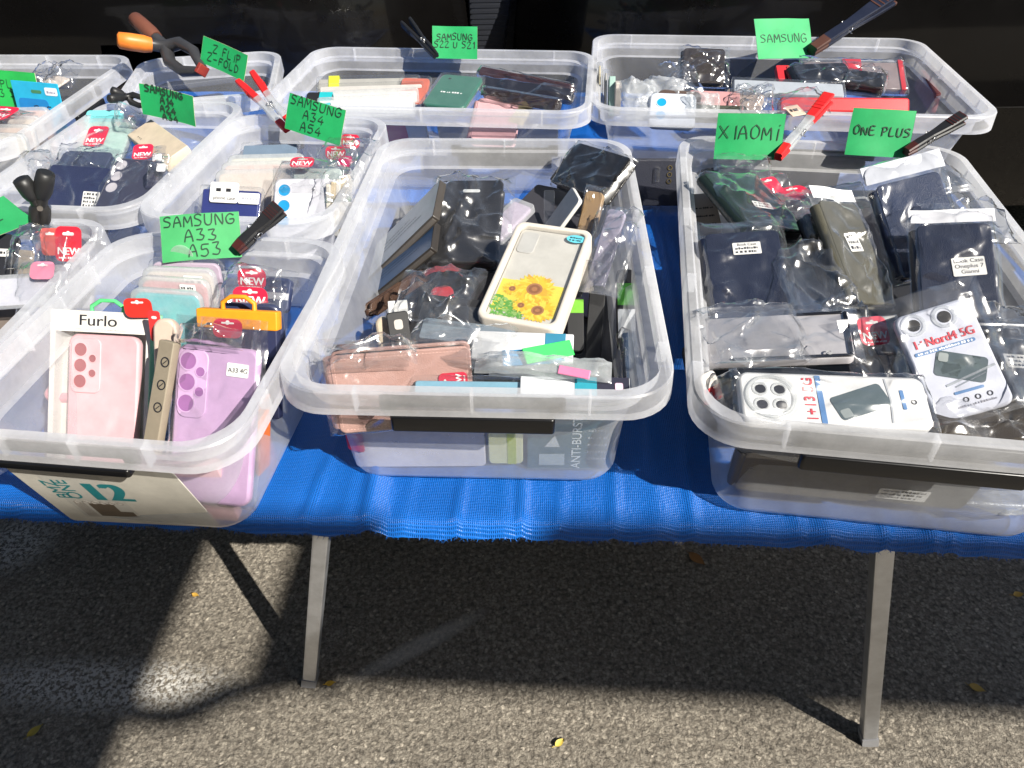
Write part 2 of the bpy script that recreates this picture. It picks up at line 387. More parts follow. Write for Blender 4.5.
    a = U(100, 685, 0); b = U(15, 545, 0); c = U(420, 645, 0)
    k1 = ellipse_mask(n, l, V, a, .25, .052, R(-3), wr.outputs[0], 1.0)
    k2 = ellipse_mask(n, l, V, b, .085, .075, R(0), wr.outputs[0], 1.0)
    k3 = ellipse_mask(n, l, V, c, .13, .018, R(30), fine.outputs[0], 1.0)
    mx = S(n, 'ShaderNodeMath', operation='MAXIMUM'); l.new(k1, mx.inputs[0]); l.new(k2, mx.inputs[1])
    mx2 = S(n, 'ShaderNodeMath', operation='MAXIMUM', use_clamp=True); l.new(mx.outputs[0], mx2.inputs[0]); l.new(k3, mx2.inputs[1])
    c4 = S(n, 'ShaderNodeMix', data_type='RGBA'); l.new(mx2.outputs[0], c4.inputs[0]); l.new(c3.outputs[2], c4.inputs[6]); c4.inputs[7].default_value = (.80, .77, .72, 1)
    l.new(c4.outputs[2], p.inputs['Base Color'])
    gr = S(n, 'ShaderNodeTexNoise', Scale=105.0, Detail=9.0, Roughness=.72); l.new(V, gr.inputs['Vector'])
    h0 = S(n, 'ShaderNodeMath', operation='MULTIPLY'); l.new(gr.outputs[0], h0.inputs[0]); h0.inputs[1].default_value = 2.2
    h1 = S(n, 'ShaderNodeMath', operation='MULTIPLY_ADD'); l.new(st.outputs['Distance'], h1.inputs[0]); h1.inputs[1].default_value = -.30; l.new(h0.outputs[0], h1.inputs[2])
    h2 = S(n, 'ShaderNodeMath', operation='MULTIPLY_ADD'); l.new(sp.outputs[1], h2.inputs[0]); h2.inputs[1].default_value = .30; l.new(h1.outputs[0], h2.inputs[2])
    h3 = S(n, 'ShaderNodeMath', operation='MULTIPLY_ADD'); l.new(fine.outputs[0], h3.inputs[0]); h3.inputs[1].default_value = .7; l.new(h2.outputs[0], h3.inputs[2])
    h4 = S(n, 'ShaderNodeMath', operation='MULTIPLY_ADD'); l.new(st2.outputs['Distance'], h4.inputs[0]); h4.inputs[1].default_value = -.15; l.new(h3.outputs[0], h4.inputs[2])
    h5 = S(n, 'ShaderNodeMath', operation='MULTIPLY_ADD'); l.new(k3m.outputs[0], h5.inputs[0]); h5.inputs[1].default_value = .7; l.new(h4.outputs[0], h5.inputs[2])
    bp = S(n, 'ShaderNodeBump', Strength=1.0); bp.inputs['Distance'].default_value = .006; l.new(h5.outputs[0], bp.inputs['Height']); l.new(bp.outputs[0], p.inputs['Normal'])
    return m
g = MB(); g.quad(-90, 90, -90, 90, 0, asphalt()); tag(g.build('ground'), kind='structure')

# ------------------------------------------------------------------ tables and cloth
A_, B_ = U(262, 515, HT), U(1020, 541, HT)
EX = (B_-A_).normalized(); EY = Vector((-EX.y, EX.x, 0)); ORG = A_ + EX*(0-A_.x)/EX.x   # table frame, u=0 below the camera
TM = Matrix((EX, EY, Vector((0, 0, 1)))).transposed().to_4x4(); TM.translation = Vector((ORG.x, ORG.y, 0))
TMI = TM.inverted()
def T(px, py, z=None): return TMI @ U(px, py, HT if z is None else z)

FOLDS = [(-.205, .012, .007), (-.170, .010, .009), (-.11, .006, .004), (-.02, .010, .004), (.06, .006, .006), (.17, .012, .004), (.25, .006, .005), (.36, .02, .005), (.44, .007, .009), (-.235, .004, .004), (-.14, .004, .004), (-.07, .004, .003), (.02, .004, .004), (.10, .004, .003), (.21, .004, .004), (.31, .004, .004), (.40, .004, .005), (.52, .004, .004), (.475, .006, .005), (.56, .010, .005), (.60, .006, .006), (-.36, .02, .006), (-.5, .01, .006)]
def cloth_z(u, v):
    z = .006
    for c, w, a in FOLDS:
        d = (u + .015*math.sin(v*5+c*40) - c)/w
        z += 1.4*a*math.exp(-d*d)*(.65+.35*math.sin(v*9+c*70))
    z += .0025*noise.noise(Vector((u*9, v*9, 1))) + .0012*noise.noise(Vector((u*40, v*16, 5)))
    return z
def tarp_mat():
    m, n, l = nt('woven_tarp')
    out = S(n, 'ShaderNodeOutputMaterial'); p = S(n, 'ShaderNodeBsdfPrincipled', Roughness=.38); l.new(p.outputs[0], out.inputs[0])
    tc = S(n, 'ShaderNodeTexCoord'); V = tc.outputs['Object']
    w1 = S(n, 'ShaderNodeTexWave', wave_type='BANDS', bands_direction='X', Scale=135.0, Distortion=.8); w2 = S(n, 'ShaderNodeTexWave', wave_type='BANDS', bands_direction='Y', Scale=135.0, Distortion=.8)
    ns = S(n, 'ShaderNodeTexNoise', Scale=14.0, Detail=6.0); n2 = S(n, 'ShaderNodeTexNoise', Scale=240.0, Detail=2.0)
    for q in (w1, w2, ns, n2): l.new(V, q.inputs['Vector'])
    mn = S(n, 'ShaderNodeMath', operation='MAXIMUM'); l.new(w1.outputs['Fac'], mn.inputs[0]); l.new(w2.outputs['Fac'], mn.inputs[1])
    cr = S(n, 'ShaderNodeMix', data_type='RGBA'); l.new(ns.outputs[0], cr.inputs[0]); cr.inputs[6].default_value = (.002, .105, .45, 1); cr.inputs[7].default_value = (.006, .165, .66, 1)
    c2 = S(n, 'ShaderNodeMix', data_type='RGBA', blend_type='MULTIPLY'); c2.inputs[0].default_value = .35; l.new(cr.outputs[2], c2.inputs[6]); l.new(mn.outputs[0], c2.inputs[7])
    l.new(c2.outputs[2], p.inputs['Base Color'])
    ad = S(n, 'ShaderNodeMath', operation='MULTIPLY_ADD'); l.new(n2.outputs[0], ad.inputs[0]); ad.inputs[1].default_value = .9; l.new(mn.outputs[0], ad.inputs[2])
    bp = S(n, 'ShaderNodeBump', Strength=.8); bp.inputs['Distance'].default_value = .0012; l.new(ad.outputs[0], bp.inputs['Height']); l.new(bp.outputs[0], p.inputs['Normal'])
    return m
TARP = tarp_mat()
t = MB(); us = [-1.15+i*.006 for i in range(int(1.96/.006))]
vs_ = [-.012, -.0115, -.010, -.007, -.003, .002] + [.012*k for k in range(1, 8)] + [.1+.03*k for k in range(44)]
rows = []
for v in vs_:
    row = []
    for u in us:
        z = HT + cloth_z(u, max(v, 0))
        e = .004*math.sin(u*7)+.003*noise.noise(Vector((u*30, 0, 3)))
        if v < 0:
            k = -v/.012
            z -= .019*k**1.6 + .004*k*noise.noise(Vector((u*22, 7, 3)))
        row.append((u, v*1.0 + (e if v < .05 else e*max(0, 1-(v-.05)/.3)), z))
    rows.append(row)
t.rings(rows, TARP, False, False, True, closed=False)
hem = []                                     # frayed threads along the cut edge
r = random.Random(3)
for i in range(900):
    u = r.uniform(-1.1, .8); x = min(range(len(us)), key=lambda k: abs(us[k]-u)) if i % 9 == 0 else int((u+1.15)/.006)
    b = Vector(rows[0][min(x, len(us)-1)]); d = Vector((r.uniform(-.004, .004), r.uniform(-.003, .001), -r.uniform(.001, .006)))
    s_ = Vector((.0004, 0, 0)); t.add([b-s_, b+s_, b+d], [(0, 1, 2)], TARP)
tag(t.build('blue_tarp', None, TM), 'blue woven plastic tarp spread over the tables beneath all the boxes', 'tarp')

ALU = mat((.62, .64, .68), .36, 'metal', .15, .9); TOP = card((.35, .35, .34))
def table(name, u0, u1, label, legs):
    rt = empty(name, TM @ Matrix.Translation(((u0+u1)/2, .5, 0)), label, 'table'); cx = (u0+u1)/2; inv = (TM @ Matrix.Translation((cx, .5, 0))).inverted()
    b = MB(); b.rbox(u0-cx, u1-cx, .012-.5, 1.30-.5, HT-.03, HT-.002, .02, TOP); b.build('tabletop', rt)
    b = MB(); b.rbox(u0-cx+.01, u1-cx-.01, .03-.5, .055-.5, HT-.055, HT-.032, .003, ALU); b.build('apron_rail', rt); b = MB(); b.rbox(u0-cx+.01, u1-cx-.01, 1.24-.5, 1.265-.5, HT-.055, HT-.032, .003, ALU); b.build('apron_rail', rt)
    for foot, top in legs:
        f, q = inv @ foot, inv @ top; d = (q-f).normalized(); sx = Vector((1, 0, 0)); sx = (sx-d*sx.dot(d)).normalized(); sy = d.cross(sx)
        b = MB(); P = []
        for e in (f, f+d*.002, q-d*.002, q):
            k = .0100 if e in (f, q) else .0106
            P.append([e+sx*k*a+sy*k*c for a, c in ((-1,-1),(-.8,-1.05),(.8,-1.05),(1,-1),(1.05,-.8),(1.05,.8),(1,1),(.8,1.05),(-.8,1.05),(-1,1),(-1.05,.8),(-1.05,-.8))])
        b.rings(P, ALU, True, True, False); lg = b.build('leg', rt)
        c = MB(); P = [[f+d*zz+sx*k*a+sy*k*cc for a, cc in ((-1,-1),(1,-1),(1,1),(-1,1))] for zz, k in ((-.001, .0125), (.022, .0122))]
        c.rings(P, pla((.25, .25, .26), .5), True, True, False); c.build('foot_cap', lg)
    return rt
def leg_pts(p0, p1):                          # a leg seen from p0 (at the cloth) to p1 (on the ground), standing in one upright plane
    f = U(*p1, 0.001); fv = TMI @ f; best = None
    for i in range(4000):
        k = -i*.0015; px = p0[0]+(p0[0]-p1[0])*-k; py = p0[1]+(p0[1]-p1[1])*-k
        q = TMI @ U(px, py, HT-.05)
        if best is None or abs(q.y-fv.y) < best[0]: best = (abs(q.y-fv.y), q)
    return f, TM @ best[1]
L1 = leg_pts((322, 535), (310, 681)); L2 = leg_pts((882, 552), (868, 739))
def back_leg(Lg): 
    a, b = TMI @ Lg[0], TMI @ Lg[1]
    return TM @ Vector((a.x, 1.12, a.z)), TM @ Vector((b.x, 1.12, b.z))
u_left = (TMI @ L1[1]).x-.06; u_right = T(1010, 300, HT).x
table('folding_table', u_left, .78, 'long folding table with splayed metal legs under the blue tarp, right of the two', [L1, L2, back_leg(L1), back_leg(L2)])
def stand(u, v, du): return TM @ Vector((u, v, .001)), TM @ Vector((u+du, v, HT-.05))
table('folding_table', -1.14, u_left-.02, 'second folding table under the tarp, carrying the row of pastel case boxes', [stand(-1.1, .25, .1), stand(-1.1, 1.12, .1), stand(-.62, .75, -.05), stand(-.62, 1.12, -.05)])

# ------------------------------------------------------------------ storage boxes
HAND_BLACK = pla((.005, .005, .0055), .3)
def storage_bin(quad, label, handles, H=HB, z0=0.0, taper=.045, W=None, D=None, dang=0, hcol=None, bar=.019):
    P = [U(*q, HT+z0+H) for q in quad]                   # FL FR BR BL, on the rim
    C = sum(P, Vector())/4; X = (P[1]-P[0])+(P[2]-P[3]); w = X.length/2; X.normalize(); Y = (P[3]-P[0])+(P[2]-P[1])
    X = (X + Vector((Y.y, -Y.x, 0)).normalized()).normalized()   # share the error between both directions
    X = Matrix.Rotation(R(dang), 3, 'Z') @ X; Yn = Vector((-X.y, X.x, 0)); d = abs(Y.dot(Yn))/2
    w, d = W or w, D or d
    M = Matrix((X, Yn, Vector((0, 0, 1)))).transposed().to_4x4(); M.translation = Vector((C.x, C.y, HT+z0+.014))
    rt = empty('storage_bin', M, label, 'storage box', 'clear plastic storage boxes on the blue tarp'); LOG.append(('BIN', round(w, 3), round(d, 3), round(math.degrees(math.atan2(X.y, X.x)), 1), label[:50]))
    a, b_ = w/2, d/2; h = H-.014
    def rr(i, z, r): return rrect(-a+i, a-i, -b_+i, b_-i, r, z, 8)
    b = MB()
    b.rings([rr(taper+.012, .0015, .03), rr(taper+.009, 0, .032), rr(taper+.003, .002, .036), rr(taper, .009, .038), rr(taper*.62+.012, h*.5, .039), rr(.030, h-.040, .040)], BIN_WALL, True, False)
    body = b.build('body', rt)
    b = MB()
    prof = [(.030, h-.040, .040), (.0225, h-.038, .043), (.021, h-.016, .045), (.0125, h-.0145, .048), (.0115, h, .049), (.0015, h, .052), (0, h-.002, .053), (-.001, h-.029, .053), (.0025, h-.029, .052), (.0025, h-.024, .052)]
    for p0, p1 in zip(prof, prof[1:]): b.rings([rr(*p0), rr(*p1)], BIN_RIM, False, False)
    n = 4
    for sx_ in (-1, 1):
        for k in range(n):
            y = -b_+.09+(d-.18)*k/(n-1); x0 = a-.0125 if sx_ > 0 else -a+.001; b.box(x0, x0+.0115, y-.0011, y+.0011, h-.026, h-.0012, BIN_RIM)
    for sy_ in (-1, 1):
        for k in range(3):
            x = -a+.085+(w-.17)*k/2; y0 = b_-.0125 if sy_ > 0 else -b_+.001; b.box(x-.0011, x+.0011, y0, y0+.0115, h-.026, h-.0012, BIN_RIM)
    b.build('rim', rt)
    for side, c0, hw in handles:
        s = -1 if side in ('front', 'left') else 1
        b = MB(); hc = hcol or HAND_BLACK
        b.rbox(c0-hw, c0+hw, -.0075, .0035, -.0298-bar, -.0298, min(.004, bar*.4), hc, .0015)
        b.rbox(c0-hw-.010, c0-hw+.006, -.0015, .006, -.027, -.010, .003, hc, .001); b.rbox(c0+hw-.006, c0+hw+.010, -.0015, .006, -.027, -.010, .003, hc, .001)
        b.rbox(c0-hw, c0+hw, .003, .0075, -.025, -.012, .002, hc, .001)
        if side in ('front', 'back'): Mx = Matrix.Translation((0, s*(b_-.0045), h)) @ Matrix.Rotation(0 if s < 0 else math.pi, 4, 'Z')
        else: Mx = Matrix.Translation((s*(a-.0045), 0, h)) @ Matrix.Rotation(math.pi/2*s, 4, 'Z')
        b.build('handle', rt, Mx)
    return rt, M, a, b_
BINS = {}
BINS[1] = storage_bin([(263,392),(669,397),(634,133),(381,143)], 'large clear box of mixed wallet cases with a sunflower case on top', [('front', 0, .082), ('back', 0, .077)], dang=-1.2)
BINS[2] = storage_bin([(678,420),(1228,466),(939,138),(690,142)], 'large clear box of bagged dark wallet cases, behind its black bar handle', [('front', -.012, .100), ('back', 0, .085)], W=.428, dang=-2.2)
BINS[3] = storage_bin([(-98,438),(250,449),(342,238),(118,232)], 'narrow clear box holding the pink and lavender cases at the table edge', [('front', -.02, .07)], dang=-2.5, bar=.009)
BINS[4] = storage_bin([(135,215),(330,225),(390,118),(228,112)], 'narrow clear box of pale cases with a red tipped peg on its rear rim', [])
BINS[5] = storage_bin([(-40,205),(148,213),(235,105),(108,95)], 'clear box with a navy case and a cream box, a black clamp behind it', [('front', 0, .06)])
BINS[6] = storage_bin([(-205,140),(10,152),(122,57),(-45,52)], 'clear box with the bright blue hang card inside', [('right', .02, .05)])
BINS[7] = storage_bin([(118,104),(250,96),(302,44),(132,64)], 'almost empty clear box below the orange spring clamp', [('right', .0, .05)])
BINS[8] = storage_bin([(262,103),(588,116),(597,50),(312,47)], 'wide clear box with a dark green case in the middle', [('right', 0, .05)])
BINS[9] = storage_bin([(580,114),(988,112),(925,35),(600,37)], 'widest clear box with a long red case lying in it', [('left', 0, .05)])
BINS[10] = storage_bin([(-330,395),(-62,404),(116,221),(-90,214)], 'clear box cut by the picture edge with red NEW tags in it', [])

# ------------------------------------------------------------------ cars behind
def car_paint():
    m, n, l = nt('black_car_paint')
    out = S(n, 'ShaderNodeOutputMaterial'); p = S(n, 'ShaderNodeBsdfPrincipled', Roughness=.28); l.new(p.outputs[0], out.inputs[0])
    p.inputs['Base Color'].default_value = (.0028, .0025, .0024, 1); p.inputs['Coat Weight'].default_value = .35; p.inputs['Coat Roughness'].default_value = .06; p.inputs['Specular IOR Level'].default_value = .12
    tc = S(n, 'ShaderNodeTexCoord'); ns = S(n, 'ShaderNodeTexNoise', Scale=4.0, Detail=8.0, Roughness=.65); l.new(tc.outputs['Object'], ns.inputs['Vector'])
    mr = S(n, 'ShaderNodeMapRange'); mr.inputs[1].default_value = .35; mr.inputs[2].default_value = .8; mr.inputs[3].default_value = .22; mr.inputs[4].default_value = .5; l.new(ns.outputs[0], mr.inputs[0]); l.new(mr.outputs[0], p.inputs['Roughness'])
    return m
CARP = car_paint(); GLASS = mat((.006, .007, .008), .06, 'glass', .02); RUB = mat((.012, .012, .012), .8, 'rubber'); RIMM = mat((.05, .05, .055), .35, 'metal', .1, .8)
def car(x_end, sgn, y, label, length=4.1, wheel_c=.80):
    """side towards -Y at y; x_end = bumper end, the car runs off in direction sgn"""
    rt = empty('parked_car', Matrix.Translation((x_end, y, 0)), label, 'car', 'black cars parked behind the tables')
    wc = (wheel_c, length-.85); ar, wr = .365, .31; b = MB()
    xs = sorted(set([i*length/110 for i in range(111)]))
    zs = [.18, .2, .24, .28, .33, .38, .42, .47, .5, .505, .53, .58, .63, .68, .72, .76, .82, .88, .92, .95]
    W = 1.72
    def side(x, z):                    # bulge of the side, rounded ends in plan
        k = min(x, length-x); e = max(0, 1-k/.55); s = .40*e**2.2 + .05*((z-.62)/.4)**2 + (.012 if z < .5 else 0) + .10*max(0, .3-z)
        return s
    def ends(x, z):
        k = 1-2*x/length
        return x + .06*((z-.5)/.4)**2*k
    for s in (0, 1):
        rows_ = []
        for z in zs:
            rr_ = []
            for x in xs:
                xx, zz = ends(x, z), z
                for c in wc:
                    d = math.hypot(x-c, z-.32)
                    if d < ar:
                        if d < 1e-4: d = 1e-4
                        f = ar/d; xx = c+(x-c)*f; zz = max(.18, .32+(z-.32)*f)
                rr_.append((sgn*xx, side(x, z) if s == 0 else W-side(x, z), zz))
            rows_.append(rr_)
        n = len(xs); V_ = [q for r_ in rows_ for q in r_]; fs = []
        for i in range(len(zs)-1):
            for j in range(n-1):
                cx, cz = (xs[j]+xs[j+1])/2, (zs[i]+zs[i+1])/2
                if any(math.hypot(cx-c, cz-.32) < ar*.97 for c in wc): continue
                k = i*n+j; f = (k, k+1, k+n+1, k+n); fs.append(f if (s == 0) == (sgn > 0) else f[::-1])
        b.add(V_, fs, CARP, True)
    # ends, bonnet / roof skin
    prof = [(0, .20), (-.05, .45), (0, .72), (.18, .86), (.95, .97), (1.55, 1.36), (2.1, 1.45), (2.9, 1.42), (3.6, 1.05), (length-.1, .95), (length, .7), (length+.03, .45), (length, .2)]
    L = []
    for x, z in prof:
        k = .40*max(0, 1-min(max(x, 0), max(length-x, 0))/.55)**2.2; inn = k + (.16 if z > 1.2 else .03 if z > .9 else 0)
        L.append([(sgn*x, inn+.002, z-.03), (sgn*x, inn+.06, z), (sgn*x, W/2, z+.02), (sgn*x, W-inn-.06, z), (sgn*x, W-inn-.002, z-.03)])
    b.rings(L, CARP, False, False, True, closed=False)
    b.build('body', rt); b = MB(); b.box(min(sgn*.3, sgn*(length-.3)), max(sgn*.3, sgn*(length-.3)), .12, W-.12, .17, .3, RUB)
    b.build('underbody', rt)
    for yy in (.06, W-.06):
        b = MB(); b.rings([[(sgn*x, yy+(.09 if z > 1.2 else 0)*(1 if yy < 1 else -1), z) for x, z in ((1.0, .95), (1.6, 1.34), (2.9, 1.38), (3.5, 1.04), (3.4, .95))],
                 [(sgn*x, yy+(.09 if z > 1.2 else 0)*(1 if yy < 1 else -1)+.01, z) for x, z in ((1.0, .95), (1.6, 1.34), (2.9, 1.38), (3.5, 1.04), (3.4, .95))]], GLASS, True, True, False)
        b.build('side_window', rt)
    b = MB(); b.rbox(1.2, length-1.25, 0, .02, -.012, .012, .008, pla((.012, .012, .013), .5)); b.build('side_moulding', rt, Matrix.Translation((0 if sgn > 0 else -length, .004, .515)))
    for c in wc:
        for yy, q in ((.10, 1), (W-.30, -1)):
            b = MB(); P = []
            for r_, dy in ((wr*.62, .015), (wr*.7, .0), (wr*.93, .0), (wr, .03), (wr, .17), (wr*.93, .2), (wr*.6, .2)):
                P.append([(r_*math.cos(2*math.pi*i/40), dy, r_*math.sin(2*math.pi*i/40)) for i in range(40)])
            b.rings(P, RUB, False, True); wh = b.build('wheel', rt, Matrix.Translation((sgn*c, yy, wr)))
            b = MB(); b.tube([(0, .03, 0), (0, .06, 0)], wr*.62, RIMM, 32)
            for k in range(7):
                b.M = Matrix.Rotation(2*math.pi*k/7, 4, 'Y'); b.box(-.02, .02, .008, .028, .02, wr*.6, RIMM)
            b.M = Matrix(); b.build('rim', wh)
        b = MB(); P = []
        for yy in (.03, .32):
            P.append([(sgn*c+ar*1.0*math.cos(a), yy, .32+ar*1.0*math.sin(a)) for a in [R(-24+228*i/30) for i in range(31)]])
        b.rings(P, RUB, False, False, True, closed=False); b.build('wheel_arch_liner', rt)
    return rt
car(-.10, -1, 2.02, 'black car with its front wheel behind the boxes on the left table')
car(.02, 1, 1.95, 'black car standing behind the widest box and the dark wallet box')

b = MB(); PG = card((.012, .014, .020))
b.rbox(-.075, .075, -.05, .05, 0, .95, .012, PG)
for k in range(60): b.box(-.07, .07, -.052, -.049, .05+k*.015, .058+k*.015, PG)
o = b.build('ribbed_post', None, Matrix.Translation((-.035, 2.45, 0))); tag(o, 'grey blue ribbed post standing in the gap between the two black cars', 'post')

# ------------------------------------------------------------------ unseen awnings added towards the sun to cast the ground shade
CANVAS = card((.35, .32, .28)); POLE = mat((.4, .4, .4), .4, 'metal', .1, .8)
ZA = 3.0
def up(p): return Vector((p.x-KX*ZA, p.y-KY*ZA, ZA))
gA1, gA2 = U(110, 768, 0), U(215, 535, 0); gB1, gB2 = U(262, 655, 0), U(303, 530, 0); gC1, gC2 = U(330, 688, 0), U(1024, 716, 0)
def line_at(p, q, y): return p + (q-p)*((y-p.y)/(q.y-p.y))
def canopy(poly, label, poles):
    rt = empty('added_awning', Matrix.Translation((poly[0].x, poly[0].y, 0)), label, 'awning'); o = Vector((poly[0].x, poly[0].y, 0))
    b = MB(); P = [[p-o for p in poly], [p-o+Vector((0, 0, .012)) for p in poly]]; b.rings(P, CANVAS, True, True, False); b.build('canopy', rt)
    for p in poles:
        b = MB(); b.tube([Vector((p.x, p.y, 0))-o, Vector((p.x, p.y, ZA))-o], .02, POLE, 10); b.build('pole', rt)
vA = .375 if False else None
ev = lambda u, v: TM @ Vector((u, v, 0))
cC = TMI @ gC1; vC = ((TMI @ gC1).y+(TMI @ gC2).y)/2
vBack = (TMI @ (U(500, 537, HT) + Vector((KX, KY, 0))*HT - Vector((0, 0, HT)))).y + .022    # ground shade of the front strip of cloth
uA = ((TMI @ gA1).x+(TMI @ gA2).x)/2; uB = ((TMI @ gB1).x+(TMI @ gB2).x)/2
print('awning', vC, vBack, uA, uB, 'sun', math.degrees(sun_el))
q = [up(ev(uA-3.2, -1.6)), up(ev(uA, -1.6)), up(ev(uA, .408)), up(ev(uA-3.2, .408))]
canopy(q, 'unseen canvas awning, added to shade the ground at the lower left', [q[0], q[3]])
q2 = [up(ev(uB, vC)), up(ev(uB+3.4, vC)), up(ev(uB+3.4, vBack+.35)), up(ev(.33, vBack+.35)), up(ev(.30, vBack)), up(ev(uB, vBack))]
canopy(q2, 'unseen narrow canvas awning, added to shade the cloth edge and ground', [(q2[1]+q2[2])/2])

def building():  # unseen block behind the camera, added to cut the sky fill
    W_, H_, y0 = 26, 7.5, -9.0
    rt = empty('added_building', Matrix.Translation((0, y0, 0)), 'plain grey building, unseen, added behind the camera to block sky light', 'building'); wall = card((.16, .15, .14)); b = MB()
    b.box(-W_/2, W_/2, -6, 0, 0, H_, wall); b.build('wall', rt)
    b = MB(); b.box(-W_/2-.2, W_/2+.2, -6.2, .25, H_+.004, H_+.3, card((.10, .09, .085))); b.build('cornice', rt)
    for k in range(8):
        for f in range(2):
            x = -W_/2+1.8+k*3.1; z = 1.0+f*3.2
            b = MB(); b.box(x, x+1.2, .002, .06, z, z+1.7, card((.3, .3, .3))); w = b.build('window', rt)
            b = MB(); b.quad(.08, 1.12, .08, 1.62, 0, GLASS); q = b.build('pane', w, Matrix.Translation((x, .064, z)) @ Matrix.Rotation(R(90), 4, 'X') @ Matrix.Identity(4))
building()

# unseen cable, added to cast the curled shadow at the left leg's foot
pts = [(330, 688), (308, 679), (270, 685), (230, 692), (200, 707), (178, 716), (150, 716), (125, 712), (100, 712)]; b = MB(); P = []
for i, p in enumerate(pts):
    g_ = U(*p, 0); z_ = ZA-.03-.35*math.sin(math.pi*i/(len(pts)-1)); P.append((g_.x-KX*z_, g_.y-KY*z_, z_))
b.tube(P, [.016]*3+[.02]*6, RUB, 8); tag(b.build('cable'), 'unseen black cable, added to cast the curled shadow by the left leg', 'cable')
# ------------------------------------------------------------------ goods
FILM2 = clear('bubble_film', (.97, .97, .97), .035, .22, .22, (.9, .9, .92), 2.6, 30.0, 1.0, ridged=True)
DARKIN = mat((.02, .018, .016), .6, 'board')
def ridge_field(seed, w, h, n=12, amp=.003):
    r = random.Random(seed); L = []
    for k in range(n):
        a = r.uniform(0, math.pi); L.append((r.uniform(-w/2, w/2), r.uniform(0, h), math.cos(a), math.sin(a), r.uniform(.4, 1)*amp*r.choice((1, 1, -1)), r.uniform(.003, .010), r.uniform(.015, .06)))
    def f(x, y):
        z = 0
        for cx, cy, c, s, a, wd, ln in L:
            d = (x-cx)*s-(y-cy)*c; e = (x-cx)*c+(y-cy)*s
            z += a*math.exp(-abs(d)/wd)*math.exp(-(e/ln)**2)
        return z
    return f
def bag(root, w, h, t, mx=.008, mt=.03, mb=.006, seed=1, amp=.0045, lift=.0018, header=None, name='bag', m=None):
    f = ridge_field(seed, w+2*mx, h+mt+mb, 40, amp); nx, ny = 30, 44; r = random.Random(seed+5)
    x0, x1, y0, y1 = -w/2-mx, w/2+mx, -mb, h+mt; rows_ = []
    for j in range(ny+1):
        row = []
        for i in range(nx+1):
            x = x0+(x1-x0)*i/nx; y = y0+(y1-y0)*j/ny
            ex = max(0, abs(x)-w/2+.001)/max(mx, .001); ey = max(0, y-h)/max(mt, .001); eb = max(0, -y)/max(mb, .001)
            e = min(1, max(ex, ey*.8, eb)); k = e*e*(3-2*e)
            z = lift*(1-k) - k*t*.5 + max(f(x, y), -.0012 if e < .01 else -9) + k*.004*noise.noise(Vector((x*30, y*30, seed)))
            row.append((x+.0015*noise.noise(Vector((x*40, y*40, seed+9))), y+.003*ex*noise.noise(Vector((y*50, 3, seed))), z))
        rows_.append(row)
    b = MB(); b.rings(rows_, m or FILM, False, False, True, closed=False)
    b.rings([[(x0, y0, -t*.5), (x1, y0, -t*.5)], [(x0+mx, .0, -t-.0012), (x1-mx, .0, -t-.0012)], [(x0+mx, h, -t-.0012), (x1-mx, h, -t-.0012)], [(x0, y1, -t*.5), (x1, y1, -t*.5)]], m or FILM, False, False, True, closed=False)
    bg_ = b.build(name, root)
    if header:
        b = MB(); rr_ = [[(x, y, -t*.35+.0035+.004*noise.noise(Vector((x*25, y*25, seed+2)))) for x in [x0+.002+(x1-x0-.004)*i/14 for i in range(15)]] for y in (h+.004, h+.012, h+.02, h+mt)]
        b.rings(rr_, header, False, False, True, closed=False); b.build('bag_header', bg_)
    return bg_
def sticker(root, cx, cy, w, h, lines, rot=0, z=.0008, m=None, name='sticker'):
    b = MB(); b.rbox(-w/2, w/2, -h/2, h/2, 0, .0003, .0015, m or card((.80, .79, .76)), .0001); n = len(lines); lh = h/(n+.4)
    for i, s in enumerate(lines):
        y = h/2-lh*(i+.95)
        if isinstance(s, str):
            vs, _ = text_geo(s); tw = max(v.x for v in vs); sz = min(lh*1.0, w*.9/max(tw, .1)); b.text(s, -tw*sz/2, y, sz, .0004, INK, bold=1)
        else: b.scrib(-w*.42, w*.42*s, y, lh*.6, .0004, INK, i+int(cx*9e4))
    return b.build(name, root, Matrix.Translation((cx, cy, z)) @ Matrix.Rotation(rot, 4, 'Z'))
def hang_tag(root, cx, cy, w, h, txt='NEW', rot=0, z=.001, m=None, hole=True, tcol=None, rz=None):
    b = MB(); m = m or card(TAGRED, .4); hole_m = card((.75, .72, .70))
    b.rings([[(x, y, zz) for x, y, _ in rrect(-w/2, w/2, -h/2, h/2, w*.22, 0)] for zz in (0, .0006)], m, True, True, False)
    if hole:
        b.rbox(-w*.22, w*.22, h*.24, h*.33, .0004, .0009, .002, hole_m, .0001); b.disc(0, h*.31, .00095, w*.075, hole_m, 12)
    if txt:
        vs, _ = text_geo(txt); tw = max(v.x for v in vs); sz = w*.86/tw; b.text(txt, -tw*sz/2, -h*.30, sz, .0010, tcol or WINK, bold=2)
        b.scrib(-w*.36, w*.36, -h*.42, h*.06, .0010, tcol or WINK, 3)
    return b.build('hang_tag', root, Matrix.Translation((cx, cy, z)) @ Matrix.Rotation(rot, 4, 'Z'))
def cover(b, x0, x1, y0, y1, z0, z1, r, m, stitch=None):
    b.rbox(x0, x1, y0, y1, z0, z1, r, m, .0015)
    if stitch:
        k = .0045; x = x0+r
        while x < x1-r:
            for y in (y0+k, y1-k): b.box(x, x+.0022, y-.0003, y+.0003, z1, z1+.00025, stitch)
            x += .0036
        y = y0+r
        while y < y1-r:
            for x in (x0+k, x1-k): b.box(x-.0003, x+.0003, y, y+.0022, z1, z1+.00025, stitch)
            y += .0036
DEF_STK = [1, .8, .9]
